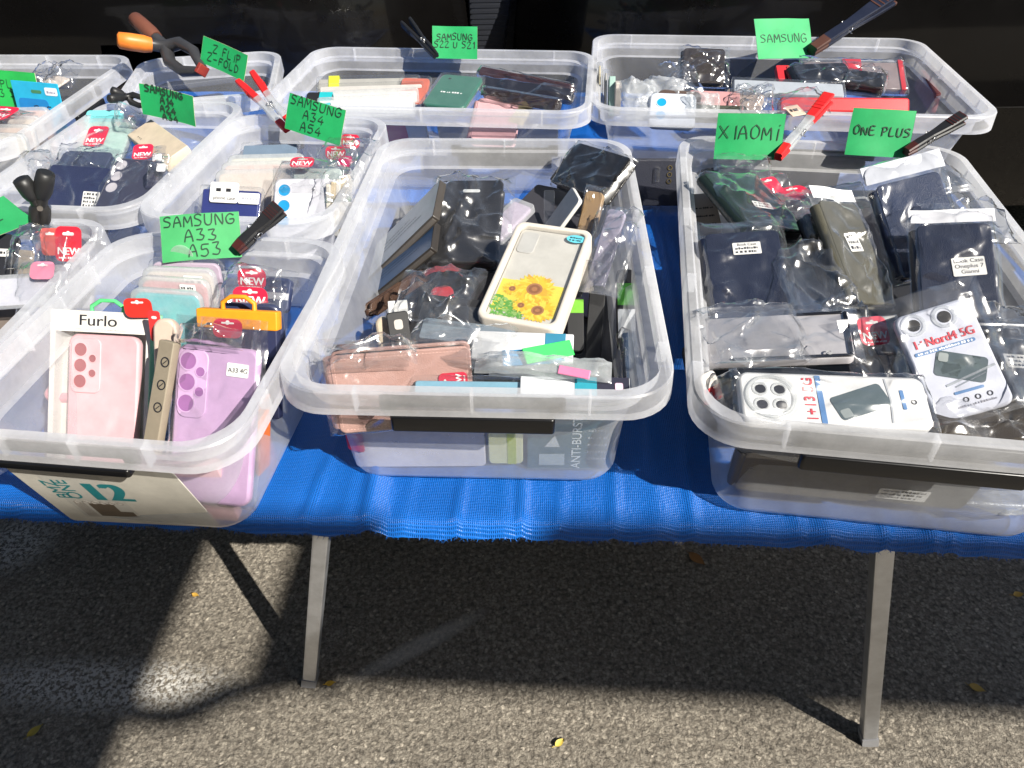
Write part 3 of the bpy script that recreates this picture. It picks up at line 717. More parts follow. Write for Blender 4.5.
def wallet(label, quad, c, zt=None, zb=.1, asp=None, t=.016, stk=None, bagged=None, strap=False, stitch=True, slot=None, group=None, kind='wallet_case', header=None, rough=.42, seed=None, tagp=None):
    rt, w, h = place(kind, label, 'phone case', quad, zt, zb, asp, group); m = leather(c, rough); sc = leather(tuple(min(.8, x*1.7+.015) for x in c), .6)
    b = MB(); cover(b, -w/2, w/2, 0, h, -.0038, 0, .008, m, sc if stitch else None)
    if slot: b.rbox(-w*slot[0]/2, w*slot[0]/2, h*slot[1]-.003, h*slot[1]+.003, -.001, .0004, .003, pla((.6, .62, .62)))
    b.build('front_cover', rt)
    b = MB(); b.rbox(-w/2+.002, w/2-.004, .003, h-.003, -t+.0035, -.0036, .006, DARKIN); b.build('inner_case', rt)
    b = MB(); cover(b, -w/2, w/2, 0, h, -t, -t+.0036, .008, m)
    b.tube([(-w/2+.001, .006, -t/2), (-w/2+.001, h-.006, -t/2)], t/2-.0005, m, 10); b.build('back_cover', rt)
    if strap:
        b = MB(); b.rbox(w/2-.016, w/2+.002, h*.42, h*.56, -.001, .0022, .006, m); b.build('strap', rt)
    if stk: sticker(rt, *stk)
    if tagp: hang_tag(rt, *tagp)
    if bagged is not None:
        d = dict(seed=seed or len(LOG)); d.update(bagged); bag(rt, w, h, t, header=header, **d)
    return rt, w, h
A_TRIPLE = dict(isl=(.004, .004, .032, .066), cam=[(.013, .015, .0075), (.013, .034, .0075), (.013, .053, .0075), (.025, .024, .0042), (.025, .042, .0042)])
def phone_case(label, quad, c, zt=None, zb=.1, asp=None, t=.011, r=.012, cams=None, stk=None, bagged=None, rough=.5, kind='phone_case', group=None, m=None, lens=None, ringm=None, tagp=None, seed=None, header=None):
    rt, w, h = place(kind, label, 'phone case', quad, zt, zb, asp, group); m = m or sil(c, rough); b = MB()
    b.rbox(-w/2, w/2, 0, h, -t, 0, r, m, .003, 7)
    lm = lens or pla(tuple(x*.42 for x in c), .25); S_ = w/.078
    if cams:
        if cams.get('isl'):
            x0, y0, x1, y1 = [q*S_ for q in cams['isl']]; b.rbox(-w/2+x0, -w/2+x1, h-y1, h-y0, -.0005, .0016, .009*S_, m, .0012, 7); b.ring
        for x, y, q in cams['cam']:
            z = .0018 if cams.get('isl') else .0003
            b.disc(-w/2+x*S_, h-y*S_, z, q*S_, lm, 24); b.ring(-w/2+x*S_, h-y*S_, z-.0002, q*S_, q*S_*1.16, ringm or m, 24)
    b.build('case', rt)
    if stk: sticker(rt, *stk)
    if tagp: hang_tag(rt, *tagp)
    if bagged is not None:
        d = dict(seed=seed or len(LOG)); d.update(bagged); bag(rt, w, h, t, header=header, **d)
    return rt, w, h
def pack(label, quad, c, zt=None, zb=.05, asp=None, t=.012, r=.006, inner=None, top=None, stk=None, tagp=None, bagged=None, group=None, kind='case_pack', mat_=None, cat='case pack', extra=None, hook=None, bands=None, seed=None):
    """a flat retail pack: shell, coloured insert, header, hook"""
    rt, w, h = place(kind, label, cat, quad, zt, zb, asp, group); b = MB(); b.rbox(-w/2, w/2, 0, h, -t, 0, r, mat_ or card(c), .0012); b.build('shell' if mat_ else 'box', rt)
    if inner:
        ic = inner if isinstance(inner, tuple) else c; b = MB(); b.rbox(-w/2+.004, w/2-.004, .004, h-.006, -t+.002, -.0018, max(r-.003, .003), sil(ic)); b.build('insert', rt)
    if bands:
        for i, (a0, a1, bc, ax) in enumerate(bands):
            b = MB()
            if ax == 'x': b.box(-w/2+w*a0, -w/2+w*a1, .0006, h-.0006, -t+.0006, .0005, card(bc))
            else: b.box(-w/2+.0004, w/2-.0004, h*a0, h*a1, -t-.0003, .0005, card(bc))
            b.build('printed_band', rt)
    if top:
        b = MB(); b.rbox(-w/2-.001, w/2+.001, h-top[1], h+.001, -t-.001, .0011, .002, card(top[0])); b.build('header', rt)
    if hook:
        b = MB(); hc, hw, hh = hook; P = [(-hw/2, h-.002), (-hw/2, h+hh*.55), (-hw*.22, h+hh), (hw*.22, h+hh), (hw/2, h+hh*.55), (hw/2, h-.002)]
        b.tube([(x, y, -t/2) for x, y in P], .0028, card(hc), 6); b.build('hook', rt)
    if stk: sticker(rt, *stk)
    if tagp: hang_tag(rt, *tagp)
    if extra: extra(rt, w, h)
    if bagged is not None:
        d = dict(seed=seed or len(LOG)); d.update(bagged); bag(rt, w, h, t, **d)
    return rt, w, h
def tagpack(label, quad, txt='NEW', c=TAGRED, zb=.1, zt=None, asp=1.0, ext=.06, inner=None, group=None, seed=None):
    """a clear bag closed by a coloured header tag; the quad is the tag"""
    rt, w, h = place('tagged_bag', label, 'bagged case', quad, zt, zb, asp, group)
    hang_tag(rt, 0, h/2, w, h, txt, m=card(c, .4))
    if inner is not None:
        b = MB(); b.rbox(-w*.8, w*.8, -ext, -.004, -.010, -.002, .008, sil(inner) if isinstance(inner, tuple) else inner, .002); b.build('case', rt)
    if ext > .01:
        o = bag(rt, w*1.7, ext+h*.3, .012, .006, h*.75, .004, seed or len(LOG), .003); o.location = (0, -ext, 0)
    return rt
def loose_bag(label, quad, zt=None, zb=.1, asp=None, group=None, seed=1, amp=.010, m=None, kind='clear_bag', cat='bag'):
    rt, w, h = place(kind, label, cat, quad, zt, zb, asp, group); b = bag(rt, w*.8, h*.8, .008, w*.1, h*.1, h*.1, seed, amp*.45, .004, name='film', m=m)
    return rt

GREEN = (.010, .34, .10); GREEN2 = (.02, .44, .08)
PENCIL = mat((.012, .045, .025), .6, 'ink', .02)
def sign(label, quad, lines, zt=None, zb=.17, asp=.66, c=GREEN, pen=.0016, size=None, ymid=.5, seed=1):
    rt, w, h = place('price_card', label, 'sign', quad, zt, zb, asp); b = MB(); m = card(c, .6)
    nx, ny = 24, 16; f = lambda x, y, s: .0055*math.sin(x*24+seed)+.0015*(y/h)**2*math.sin(seed*2.3)+.003*noise.noise(Vector((x*18, y*18, seed)))
    z0 = lambda x, y: f(x, y, 0)
    for o, mm, flip in ((0, m, False), (-.0007, m, True)):
        rows_ = [[(-w/2+w*i/nx, h*j/ny, z0(-w/2+w*i/nx, h*j/ny)+o) for i in range(nx+1)] for j in range(ny+1)]
        b.rings(rows_, mm, False, False, True, closed=False)
    edge = card((.55, .62, .35))
    for (xa, ya), (xb, yb) in (((-w/2, 0), (w/2, 0)), ((w/2, 0), (w/2, h)), ((w/2, h), (-w/2, h)), ((-w/2, h), (-w/2, 0))):
        pts = [(xa+(xb-xa)*k/12, ya+(yb-ya)*k/12) for k in range(13)]
        b.rings([[(x, y, z0(x, y)-.0009) for x, y in pts], [(x, y, z0(x, y)+.0002) for x, y in pts]], edge, False, False, False, closed=False)
    tb = MB(); n = len(lines); sz = size or min(.26*h, .9*h/(n*1.35))
    for i, (s, cx) in enumerate(lines):
        adv = sum(sz*1.05*(.55 if ch in 'Ii1 ' else .85) for ch in s); s2 = min(sz, sz*.92*w/max(adv, .001)) if adv > .92*w else sz
        adv *= s2/sz; y = h*ymid + (n/2-i-.85)*sz*1.26
        tb.hand(s, cx*w-adv/2, y, s2, pen*(.78+.1*(seed % 3)), 0, PENCIL, seed=seed+i)
    k0 = len(b.v)
    for v in tb.v: v.z += z0(v.x, v.y)+.0011
    b.M = Matrix(); b.add([tuple(v) for v in tb.v], tb.f, PENCIL)
    b.build('card', rt)
    return rt
def peg(label, tip, tail, ztip, ztail, kind='black', spread=.010, wid=.011, roll=0, thk=.0034):
    a, e = U(*tip, HT+ztip), U(*tail, HT+ztail); d = (e-a); L = d.length; d.normalize(); v = (CAM-a).normalized(); s = d.cross(v).normalized(); v = s.cross(d)
    if roll: q = Matrix.Rotation(R(roll), 3, d); s = q @ s; v = q @ v
    M = Matrix((s, d, v)).transposed().to_4x4(); M.translation = a
    rt = empty('clothes_peg', M, label, 'clothes peg')
    body, end = {'black': (pla((.012, .012, .013), .4), pla((.012, .012, .013), .4)), 'blackred': (pla((.012, .012, .013), .4), pla((.05, .010, .008), .4)),
                 'red': (MILKY, pla((.62, .02, .02), .3)), 'navy': (pla((.012, .015, .03), .3), pla((.07, .028, .018), .4))}[kind]
    for g in (-1, 1):
        b = MB()
        def xs(y): k = y/L; return g*(thk*.9 + (spread*.5-thk*.9)*max(0, (k-.35)/.65) + .002*math.sin(math.pi*min(1, k/.5)))
        def seg(k0, k1, m, n=6):
            P = []
            for i in range(n+1):
                y = L*(k0+(k1-k0)*i/n); x = xs(y); th = thk if y < L*.93 else thk*.85; q = y/L; w_ = wid*(.36+.20*q-.10*math.exp(-((q-.45)/.16)**2)); c_ = min(th*.6, .0018); P.append([(x-th+c_, y, -w_), (x+th-c_, y, -w_), (x+th, y, -w_+c_), (x+th, y, w_-c_), (x+th-c_, y, w_), (x-th+c_, y, w_), (x-th, y, w_-c_), (x-th, y, -w_+c_)])
            b.rings(P, m, True, True, False)
        if end is body: seg(0, 1, body, 12)
        else: seg(0, .16, end, 2); seg(.16, .62 if kind == 'red' else .98, body, 6); seg(.62 if kind == 'red' else .98, 1, end, 3)
        for k in range(4): b.box(xs(L*.8)+g*thk-.0006, xs(L*.8)+g*thk+.0006, L*(.74+.05*k), L*(.755+.05*k), -wid*.45, wid*.45, end)
        b.build('jaw_arm', rt)
    b = MB(); st = mat((.55, .55, .55), .3, 'metal', .1, 1.0)
    for k in range(5): b.tube([(.0055*math.cos(q), L*.42+.0055*math.sin(q), -wid*.6+wid*1.2*(k+q/6.3)/5) for q in [i*.7 for i in range(10)]], .0007, st, 5)
    b.build('spring', rt)
    return rt
def clamp(label, jaw, pivot, h1, h2, zj, zp, z1, z2, c, grip, wid=.018, rad=.006, tipc=(.25, .03, .02), name='spring_clamp', grip2=None):
    """spring clamp: two bent levers crossing at a pivot, jaws on one side and handles on the other"""
    J, P, A, B = U(*jaw, HT+zj), U(*pivot, HT+zp), U(*h1, HT+z1), U(*h2, HT+z2); y = (P-J).normalized(); v = (CAM-P).normalized(); s = y.cross(v).normalized(); v = s.cross(y)
    M = Matrix((s, y, v)).transposed().to_4x4(); M.translation = P; I = M.inverted(); rt = empty(name, M, label, 'clamp'); L = (P-J).length
    for q, g, gc in ((A, -1, grip), (B, 1, grip2 or grip)):
        e = I @ q; g = 1 if e.x > 0 else -1; b = MB()
        pts = [Vector((-g*.003, -L, 0)), Vector((-g*L*.20, -L*.62, 0)), Vector((-g*L*.19, -L*.25, 0)), Vector((0, 0, 0)), e*.35, e*.8]
        b.tube(pts, [rad*.8, rad*1.0, rad*1.1, rad*1.2, rad, rad*.9], pla(c, .4), 10, .6 if wid < .01 else 1.2, up=(0, 0, 1)); lv = b.build('lever', rt)
        b = MB(); b.tube([e*.30, e*.45, e*.75, e*.96, e], [rad*1.25, rad*1.5, rad*1.5, rad*1.4, rad*.9], pla(gc, .45), 12, 1.1, up=(0, 0, 1)); b.build('grip', lv)
        b = MB(); b.rbox(-.006, .006, -.004, .004, -wid/2, wid/2, .002, pla(tipc, .5)); b.build('jaw_pad', lv, Matrix.Translation((-g*.004, -L, 0)))
    b = MB(); b.tube([(0, 0, -wid*.6), (0, 0, wid*.62)], .0035, mat((.6, .55, .45), .3, 'metal', .1, 1.0), 12); b.build('pivot_pin', rt)
    return rt
# ================================================================== large middle box
G = 'goods in the clear boxes'
CREAM = (.62, .56, .44); PINK = (.72, .30, .33); DUSTY = (.50, .30, .26); LAV = (.50, .33, .53)
wallet('black phone pouch in a shiny crinkled bubble bag, leaning left of the sunflower case', [(443,180),(503,180),(497,262),(428,262)], (.012,.012,.014), t=.022, slot=(.28,.86), stitch=False, bagged=dict(mx=.016, mt=.016, mb=.008, amp=.011, lift=.003, m=FILM2), rough=.35, kind='phone_pouch', zt='fit', zb=0.165, asp=1.62)
rt, w, h = place('sunflower_case', 'cream boxed case printed with yellow sunflowers, on top of the pile', 'phone case', [(511,217),(583,231),(570,330),(482,320)], None, .165, 1.72)
CR = sil((.66,.60,.52), .5); b = MB(); t_ = .026; r_ = .012
def rf(i, z, r): return rrect(-w/2+i, w/2-i, i, h-i, r, z, 7)
for P in ([rf(0, -t_, r_), rf(0, -.003, r_), rf(.0008, -.001, r_), rf(.002, 0, r_), rf(.007, 0, .009), rf(.0078, -.001, .009), rf(.008, -.006, .009)],): b.rings(P, CR, True, False)
b.build('frame', rt)
b = MB(); b.rbox(-w/2+.008, w/2-.008, .008, h-.008, -.009, -.0058, .008, card((.60,.57,.52)))
art = MB(); rg = random.Random(2)
ART0, ART1 = .010, h*.50
yel = card((.80,.52,.01)); yel2 = card((.82,.66,.06)); brn = card((.26,.09,.02)); brn2 = card((.42,.17,.05)); grn = card((.10,.34,.03)); grn2 = card((.30,.50,.12)); zz = -.0056
art.quad(-w/2+.011, w/2-.011, .020, h*.42, zz, yel2)
for k in range(120):
    x = rg.uniform(-w/2+.011, -w/2+.050); y = rg.uniform(.014, .045-.3*(x+w/2-.011)); q = rg.uniform(0, 6.28); l_ = rg.uniform(.003, .006); zz += .000002
    art.add([(x+l_*math.cos(q), y+l_*math.sin(q), zz), (x-l_*.4*math.sin(q), y+l_*.4*math.cos(q), zz), (x-l_*math.cos(q), y-l_*math.sin(q), zz), (x+l_*.4*math.sin(q), y-l_*.4*math.cos(q), zz)], [(0,1,2,3)], rg.choice((grn, grn2, grn)))
for cx, cy, rr_, n in ((.004, h*.36, .027, 30), (.017, h*.17, .021, 24), (-.022, h*.33, .012, 18), (-.004, h*.19, .012, 16)):
    for ly in range(3):
        for k in range(n):
            a = 2*math.pi*(k+.5*ly)/n+rg.uniform(-.08, .08); l_ = rr_*(1-.14*ly)*rg.uniform(.88, 1.06); wd = rr_*.16; zz += .000002
            P = [(cx+math.cos(a)*l_*f-math.sin(a)*wd*g_, cy+math.sin(a)*l_*f+math.cos(a)*wd*g_) for f, g_ in ((.25, -.5), (.65, -1), (1, 0), (.65, 1), (.25, .5))]
            P = [(max(-w/2+.010, min(w/2-.010, x)), max(.011, min(h*.5, y)), zz) for x, y in P]
            art.add(P, [(0,1,2,3,4)], rg.choice((yel, yel2, yel, card((.75,.40,.01)))))
    zz += .00001; art.disc(cx, cy, zz, rr_*.36, brn2); art.disc(cx, cy, zz+.00001, rr_*.27, brn); art.disc(cx, cy, zz+.00002, rr_*.13, brn2); zz += .00004
b.add([tuple(v) for v in art.v], art.f, yel); k0 = len(b.fm)-len(art.fm)
for i, q in enumerate(art.fm): b.fm[k0+i] = b.mi(art.mats[q])
b.rbox(-w/2+.012, -w/2+.034, h-.052, h-.014, -.0058, -.0046, .006, card((.55,.53,.50)))
b.build('printed_panel', rt)
b = MB(); b.rbox(-w/2+.007, w/2-.007, .007, h-.007, -.0026, -.0020, .008, SHELL); b.build('clear_cover', rt)
b = MB(); b.disc(w/2-.018, h-.018, -.0017, .012, card((.12,.52,.62)), 24, .007); b.scrib(w/2-.026, w/2-.010, h-.0175, .0025, -.0016, INK); b.scrib(w/2-.026, w/2-.011, h-.022, .0025, -.0016, INK, 5); b.build('sticker', rt)
def flat_box(label, quad, zs, c, side, t, seed=0, zb=None, prints=True):
    rt, w, h = place('slim_box', label, 'case box', quad, *zs); b = MB(); b.rbox(-w/2, w/2, 0, h, -t, 0, .0015, card(side, .35), .0006)
    b.quad(-w/2+.001, w/2-.001, .001, h-.001, .0002, card(c, .3))
    if prints:
        for k in range(3): b.scrib(-w*.35, w*(.1+.1*k), h*(.62-.12*k), h*.035, .0004, card(tuple(x*.55 for x in c)), seed+k)
    b.rbox(-w/2+.004, w/2-.004, -.0004, .0004, -t*.8, -t*.2, .001, card(tuple(x*1.8+.02 for x in side)), .0001)
    b.build('box', rt); return rt
flat_box('grey white slim box at the top of the tilted stack beside the bubble bag pouch', [(376,250),(441,173),(432,223),(368,273)], ('fit', .150, .50), (.46,.50,.54), (.06,.052,.045), .011)
flat_box('dark slim box with a blue top, second in the tilted stack', [(372,272),(436,222),(430,246),(366,303)], ('fit', .130, .40), (.05,.10,.20), (.035,.03,.026), .011, 4)
wallet('brown leather wallet case at the bottom of the tilted stack', [(376,300),(432,262),(428,282),(368,322)], (.06,.03,.018), zt=(.125,.108), zb=(.105,.095), t=.014, stitch=False)
wallet('black leather wallet case in a bag against the rear right corner', [(581,139),(628,161),(605,197),(546,184)], (.014,.012,.010), t=.02, bagged=dict(mx=.005, mt=.006, mb=.003, amp=.005), stitch=False, rough=.25, strap=True, zt='fit', zb=0.185, asp=0.62)
pack('charcoal flat pack lying open behind the sunflower case', [(520,182),(606,196),(598,262),(506,236)], (.035,.034,.042), zt=.13, zb=.125, t=.008)
pack('small clear plastic strip standing behind the sunflower case', [(545,190),(555,190),(554,222),(543,222)], (.5,.5,.5), zt=.172, zb=.14, t=.004, r=.002, mat_=SHELL, kind='clear_strip')
pack('lilac clear case pack beside the bubble bag pouch', [(500,186),(522,205),(514,240),(494,244)], (.45,.36,.5), zt=.16, zb=.135, mat_=MILKY, inner=(.5,.4,.55))
# upright row at the right wall
pack('white card pack standing first in the upright row right of the sunflower case', [(572,186),(580,200)], (.66,.65,.62), t=.006, bands=[(.42,.55,(.02,.28,.42),'y'), (.0,.42,(.012,.013,.02),'y')], zt=0.19, zb=35, asp=0.15)
pack('brown paper wrapped pack standing in the upright row', [(586,190),(604,193)], (.34,.22,.11), t=.012, bagged=dict(mx=.004, mt=.01, mb=.004, amp=.006), zt=0.19, zb=38, asp=0.14)
pack('lilac sleeve pack standing nearest the right wall', [(608,208),(626,212)], (.52,.47,.62), t=.008, bagged=dict(mx=.003, mt=.004, mb=.004, amp=.004), zt=0.185, zb=38, asp=0.15)
pack('black slim pack upright below the brown paper pack', [(586,284),(601,286),(606,362),(588,362)], (.012,.012,.013), zt=.15, zb=.09, t=.014)
pack('dark pack with a green band standing at the right wall', [(613,268),(631,270),(640,350),(622,352)], (.015,.015,.018), zt=.158, zb=.10, t=.016, bands=[(.55,.82,(.10,.42,.05),'y'), (.15,.5,(.66,.68,.70),'y')])
pack('blue grey long pack lying by the right wall near the front rim', [(620,332),(636,332),(645,394),(629,394)], (.12,.17,.25), zt=.135, zb=.12, t=.02, bagged=dict(mx=.004, mt=.004, mb=.004, amp=.004))
pack('dark pack with a green edge standing behind the lower right of the sunflower case', [(566,296),(582,298),(586,350),(568,352)], (.015,.015,.016), zt=.14, zb=.10, t=.012, bands=[(.7,.95,(.16,.45,.03),'y')])
# front half
wallet('dusty pink stitched wallet case on its long side behind the front rim', [(330,357),(476,345),(470,424),(338,434)], DUSTY, zt=.192, zb=.105, t=.018, bagged=dict(mx=.012, mt=.016, mb=.004, amp=.005), tagp=(.052, .050, .024, .030, 'NEW', R(90)), strap=False)
pack('clear blister pack with a blue strip lying along the front rim', [(413,374),(540,376),(548,398),(408,396)], (.25,.42,.52), zt=.165, zb=.155, t=.012, r=.006, mat_=SHELL, inner=(.16,.32,.42))
pack('white teal and navy striped slim box along the front rim', [(520,375),(628,378),(632,397),(520,396)], (.62,.64,.66), zt=.167, zb=.158, t=.014, r=.001, bands=[(.50,.70,(.012,.25,.33),'x'), (.70,.995,(.012,.012,.03),'x')], extra=lambda rt, w, h: hang_tag(rt, w*.40, h*.5, .008, .008, None, m=card((.7,.45,.55)), hole=False))
rt, w, h = pack('dark framed window box with a clear front in the middle of the pile', [(416,288),(545,312),(540,352),(408,346)], (.016,.016,.018), zt=.165, zb=.14, t=.016, r=.003)
b = MB(); b.rbox(-w/2+.008, w/2-.008, .004, h-.012, .0004, .0016, .004, SHELL); b.build('window', rt)
b = MB(); b.rbox(-w*.4, w*.3, .006, h*.5, .0003, .0006, .003, card((.18,.22,.26))); b.build('insert', rt)
pack('white card with a teal letter band lying in front of the sunflower case', [(474,330),(572,334),(575,362),(470,358)], (.60,.61,.62), zt=.172, zb=.158, t=.006, r=.002, bands=[(.72,.92,(.03,.20,.32),'x')], extra=lambda rt, w, h: (lambda b: (b.text('E', .32*w, h*.25, .016, .0007, WINK, rot=R(90), bold=3), b.build('lettering', rt)))(MB()))
loose_bag('white crumpled bubble sleeve lying right of the dusty pink wallet', [(478,347),(606,362),(618,376),(474,374)], zt=.180, zb=.172, seed=31, amp=.006, m=MILKY)
b_ = pack('bright green folded card poking out of the pile', [(519,350),(571,338),(574,356),(530,362)], (.03,.62,.10), zt=(.186,.180), zb=.174, t=.002, r=.001, kind='green_card', cat='card')
pack('pink folded plastic strip next to the bright green card', [(556,364),(588,370),(592,380),(560,374)], (.70,.20,.36), zt=.184, zb=.178, t=.002, r=.001, kind='pink_strip', cat='strip')
pack('blue glossy leaflet under the bright green card', [(500,350),(560,347),(562,362),(504,366)], (.03,.22,.45), zt=.177, zb=.171, t=.002, r=.002, kind='leaflet', cat='leaflet')
pack('black card hanger standing at the left of the window box', [(391,312),(412,310),(408,346),(386,350)], (.012,.012,.013), zt=.168, zb=.135, t=.003, r=.004, extra=lambda rt, w, h: (lambda b: (b.rbox(-w*.2, w*.2, h*.5, h*.78, .0002, .0006, .003, card((.45,.42,.38))), b.build('hanger_hole', rt)))(MB()))
pack('small white carton above the black card hanger', [(389,301),(408,299),(407,316),(387,317)], (.70,.70,.68), zt=.160, zb=.148, t=.014, r=.001)
phone_case('beige case upright at the left end behind the dusty pink wallet', [(378,318),(394,316),(392,352),(376,354)], (.50,.42,.31), zt=.158, zb=.12)

phone_case('red rounded case peeping out under the bubble bag pouch', [(430,286),(453,284),(455,304),(432,306)], (.55,.02,.03), zt=.135, zb=.125, r=.010)
wallet('black glossy wallet lying in shade under the bubble bag pouch', [(440,262),(510,268),(500,322),(424,312)], (.012,.011,.011), zt=.112, zb=.105, t=.02, stitch=False, rough=.25)
wallet('brown wallet edge between the bubble bag pouch and the sunflower case', [(484,270),(512,276),(498,312),(474,306)], (.05,.03,.018), zt=.13, zb=.122, t=.016, stitch=False)
wallet('dark wallet lying flat under the window box', [(400,300),(520,310),(520,372),(392,366)], (.015,.015,.018), zt=.10, zb=.095, t=.02, stitch=False)
wallet('black wallet lying flat under the upright row', [(520,240),(625,250),(640,380),(545,380)], (.013,.013,.015), zt=.065, zb=.06, t=.022, stitch=False)
wallet('black wallet lying flat under the tilted stack', [(400,205),(520,205),(500,290),(378,290)], (.016,.016,.020), zt=.075, zb=.07, t=.022, stitch=False)
loose_bag('crumpled clear bag lying over the window box and the dusty pink wallet', [(420,318),(520,330),(512,366),(404,356)], zt=.195, zb=.178, seed=33, amp=.012, m=FILM2)
loose_bag('shiny bag edge rising above the left end of the dusty pink wallet', [(326,342),(420,336),(414,362),(324,366)], zt=.20, zb=.19, seed=34, amp=.012)
loose_bag('clear sleeve creased across the middle of the pile left of the sunflower case', [(404,262),(486,268),(478,320),(392,310)], zt=.175, zb=.160, seed=36, amp=.020, m=FILM2)
loose_bag('crinkled sleeve hanging over the upright row by the right wall', [(586,196),(632,200),(640,290),(590,280)], zt=.20, zb=.165, seed=37, amp=.018, m=FILM2)
# seen through the front wall
pack('white padded pack low behind the front wall of the middle box', [(350,424),(486,424),(484,466),(354,468)], (.60,.58,.62), zt=.085, zb=.015, t=.012, r=.006)
tagpack('red ring shaped tag low behind the front wall', [(345,430),(362,433)], txt=None, ext=.008, zt=0.075, zb=0, asp=0.03)
pack('cream and green pack low behind the front wall', [(488,424),(524,424),(522,464),(488,464)], (.55,.56,.34), zt=.085, zb=.02, t=.012, bands=[(.55,.8,(.35,.42,.05),'x')])
rt, w, h = pack('dark teal box with pale upright capitals behind the front wall', [(528,412),(618,412),(610,470),(526,470)], (.045,.10,.13), zt=.105, zb=.012, t=.012, r=.001)
b = MB(); b.text('ANTI-BURST', w*.12, h*.04, h*.16, .0006, card((.5,.55,.56)), rot=R(90), bold=1)
for k in range(5): b.scrib(w*.20, w*.42, h*(.2+.12*k), h*.04, .0006, card((.28,.33,.36)), k)
b.add([(-w*.30, h*.42, .0006), (-w*.12, h*.42, .0006), (-w*.18, h*.62, .0006)], [(0,1,2)], card((.4,.44,.46)))
b.quad(-w*.36, -w*.06, h*.10, h*.30, .0006, card((.3,.36,.38))); b.build('print', rt)

# ================================================================== large right box
NV = (.010, .014, .034)
wallet('blue black bagged wallet with a white sticker, by the right box\'s left wall', [(706,232),(776,231),(798,322),(714,331)], NV, t=.018, stk=(.004, .112, .034, .018, ['Book Case', .9, .8]), bagged=dict(mx=.010, mt=.022, mb=.004, amp=.005), rough=.35, stitch=False, zt='fit', zb=0.165, asp=1.5)
wallet('black glossy wallet case tipped sideways in the left rear corner of the right box', [(701,169),(757,180),(808,228),(752,233)], (.012,.02,.014), t=.018, stk=(.008, .06, .028, .016, [1, .7], R(-8)), bagged=dict(mx=.004, mt=.006, mb=.003, amp=.004), rough=.18, stitch=False, zt='fit', zb=0.19, asp=1.5)
wallet('olive grey shiny wallet case tilted in the centre of the right box', [(817,197),(858,206),(894,302),(858,306)], (.09,.085,.062), t=.016, stk=(.0, .085, .022, .026, [1, .9, .8], R(6)), bagged=dict(mx=.006, mt=.022, mb=.004, amp=.005), rough=.22, stitch=False, header=card((.80,.80,.82)), zt='fit', zb=0.185, asp=2.2)
wallet('narrow dark bagged wallet just left of the olive grey one', [(802,214),(820,212),(850,290),(832,292)], (.02,.018,.014), t=.014, bagged=dict(mx=.006, mt=.008, mb=.004, amp=.005), rough=.2, stitch=False, zt='fit', zb=0.165, asp=4.0)
wallet('plain blue navy wallet case at the rear right, without a sticker', [(874,184),(941,172),(968,262),(905,282)], (.018,.030,.075), t=.018, bagged=dict(mx=.012, mt=.03, mb=.004, amp=.006), rough=.35, stitch=False, header=card((.62,.64,.70)), zt='fit', zb=0.19, asp=1.7)
wallet('navy wallet case with a three line sticker under a white bag header', [(915,226),(992,221),(1000,320),(924,318)], NV, t=.018, stk=(.012, .066, .034, .024, ['Book Case', 'Oneplus 7', 'Gianni'], R(4)), bagged=dict(mx=.009, mt=.022, mb=.004, amp=.004), rough=.38, stitch=False, header=card((.78,.78,.82)), zt='fit', zb=0.195, asp=1.6)
BL_ = card((.10,.22,.45)); GP = mat((.10,.13,.14), .25, 'print'); RT = card((.60,.06,.08))
rt, w, h = phone_case('clear case on a white card with two camera holes, tilted at the right', [(893,318),(968,296),(1017,402),(936,425)], (.62,.64,.74), t=.010, r=.010, rough=.35, bagged=dict(mx=.016, mt=.02, mb=.006, amp=.005), zt='fit', zb=0.195, asp=1.55)
b = MB(); z = .0006
for x, y in ((-w*.28, h*.88), (w*.12, h*.88)): b.disc(x, y, z, .0062, INK, 24); b.ring(x, y, z-.0003, .0085, .0115, MILKY, 28, .0012)
b.text('1+Nord4 5G', -w*.40, h*.665, .0125, z, RT, sx=.88, bold=2)
b.rbox(-w*.42, w*.36, h*.60, h*.635, .0003, z, .002, BL_, .0001); b.scrib(-w*.38, w*.32, h*.608, .0025, z+.0001, WINK, 3)
b.M = Matrix.Translation((.004, h*.42, 0)) @ Matrix.Rotation(R(-28), 4, 'Z'); b.rbox(-.023, .023, -.013, .013, .0003, z, .004, GP, .0001); b.rbox(-.021, -.012, .002, .011, .0005, z+.0003, .002, card((.25,.28,.28)), .0001); b.M = Matrix()
b.stroke([(-w*.2, h*.29), (w*.44, h*.36)], .0022, z, card((.35,.38,.42))); b.stroke([(-w*.1, h*.26), (w*.3, h*.315)], .0012, z, card((.30,.33,.38)))
b.rbox(-w*.16, w*.22, h*.195, h*.22, .0003, z, .002, BL_, .0001)
for k in range(3): b.ring(-w*.05+k*w*.15, h*.135, z-.0003, .0018, .0026, INK, 14, .0004)
b.scrib(-w*.18, w*.3, h*.075, .0022, z, card((.3,.3,.35)), 9); b.build('print', rt)
rt, w, h = phone_case('clear case with a round four hole camera ring, lying sideways on a white card', [(742,371),(922,377),(937,430),(738,422)], (.70,.70,.70), zt=.20, zb=.183, t=.012, r=.010, rough=.35, bagged=dict(mx=.006, mt=.006, mb=.003, amp=.004))
b = MB(); cx, cy = -w*.335, h*.50; b.ring(cx, cy, .0003, h*.36, h*.41, MILKY, 40, .0022); b.ring(cx, cy, .0003, h*.40, h*.46, SHELL, 40, .0012)
for i in (-1, 1):
    for j in (-1, 1): b.disc(cx+i*h*.155, cy+j*h*.15, .0008, h*.085, INK, 24); b.ring(cx+i*h*.155, cy+j*h*.15, .0003, h*.10, h*.13, MILKY, 24, .0012)
b.text('1+13 5G', -w*.105, h*.06, .0135, z, RT, rot=R(90), bold=2)
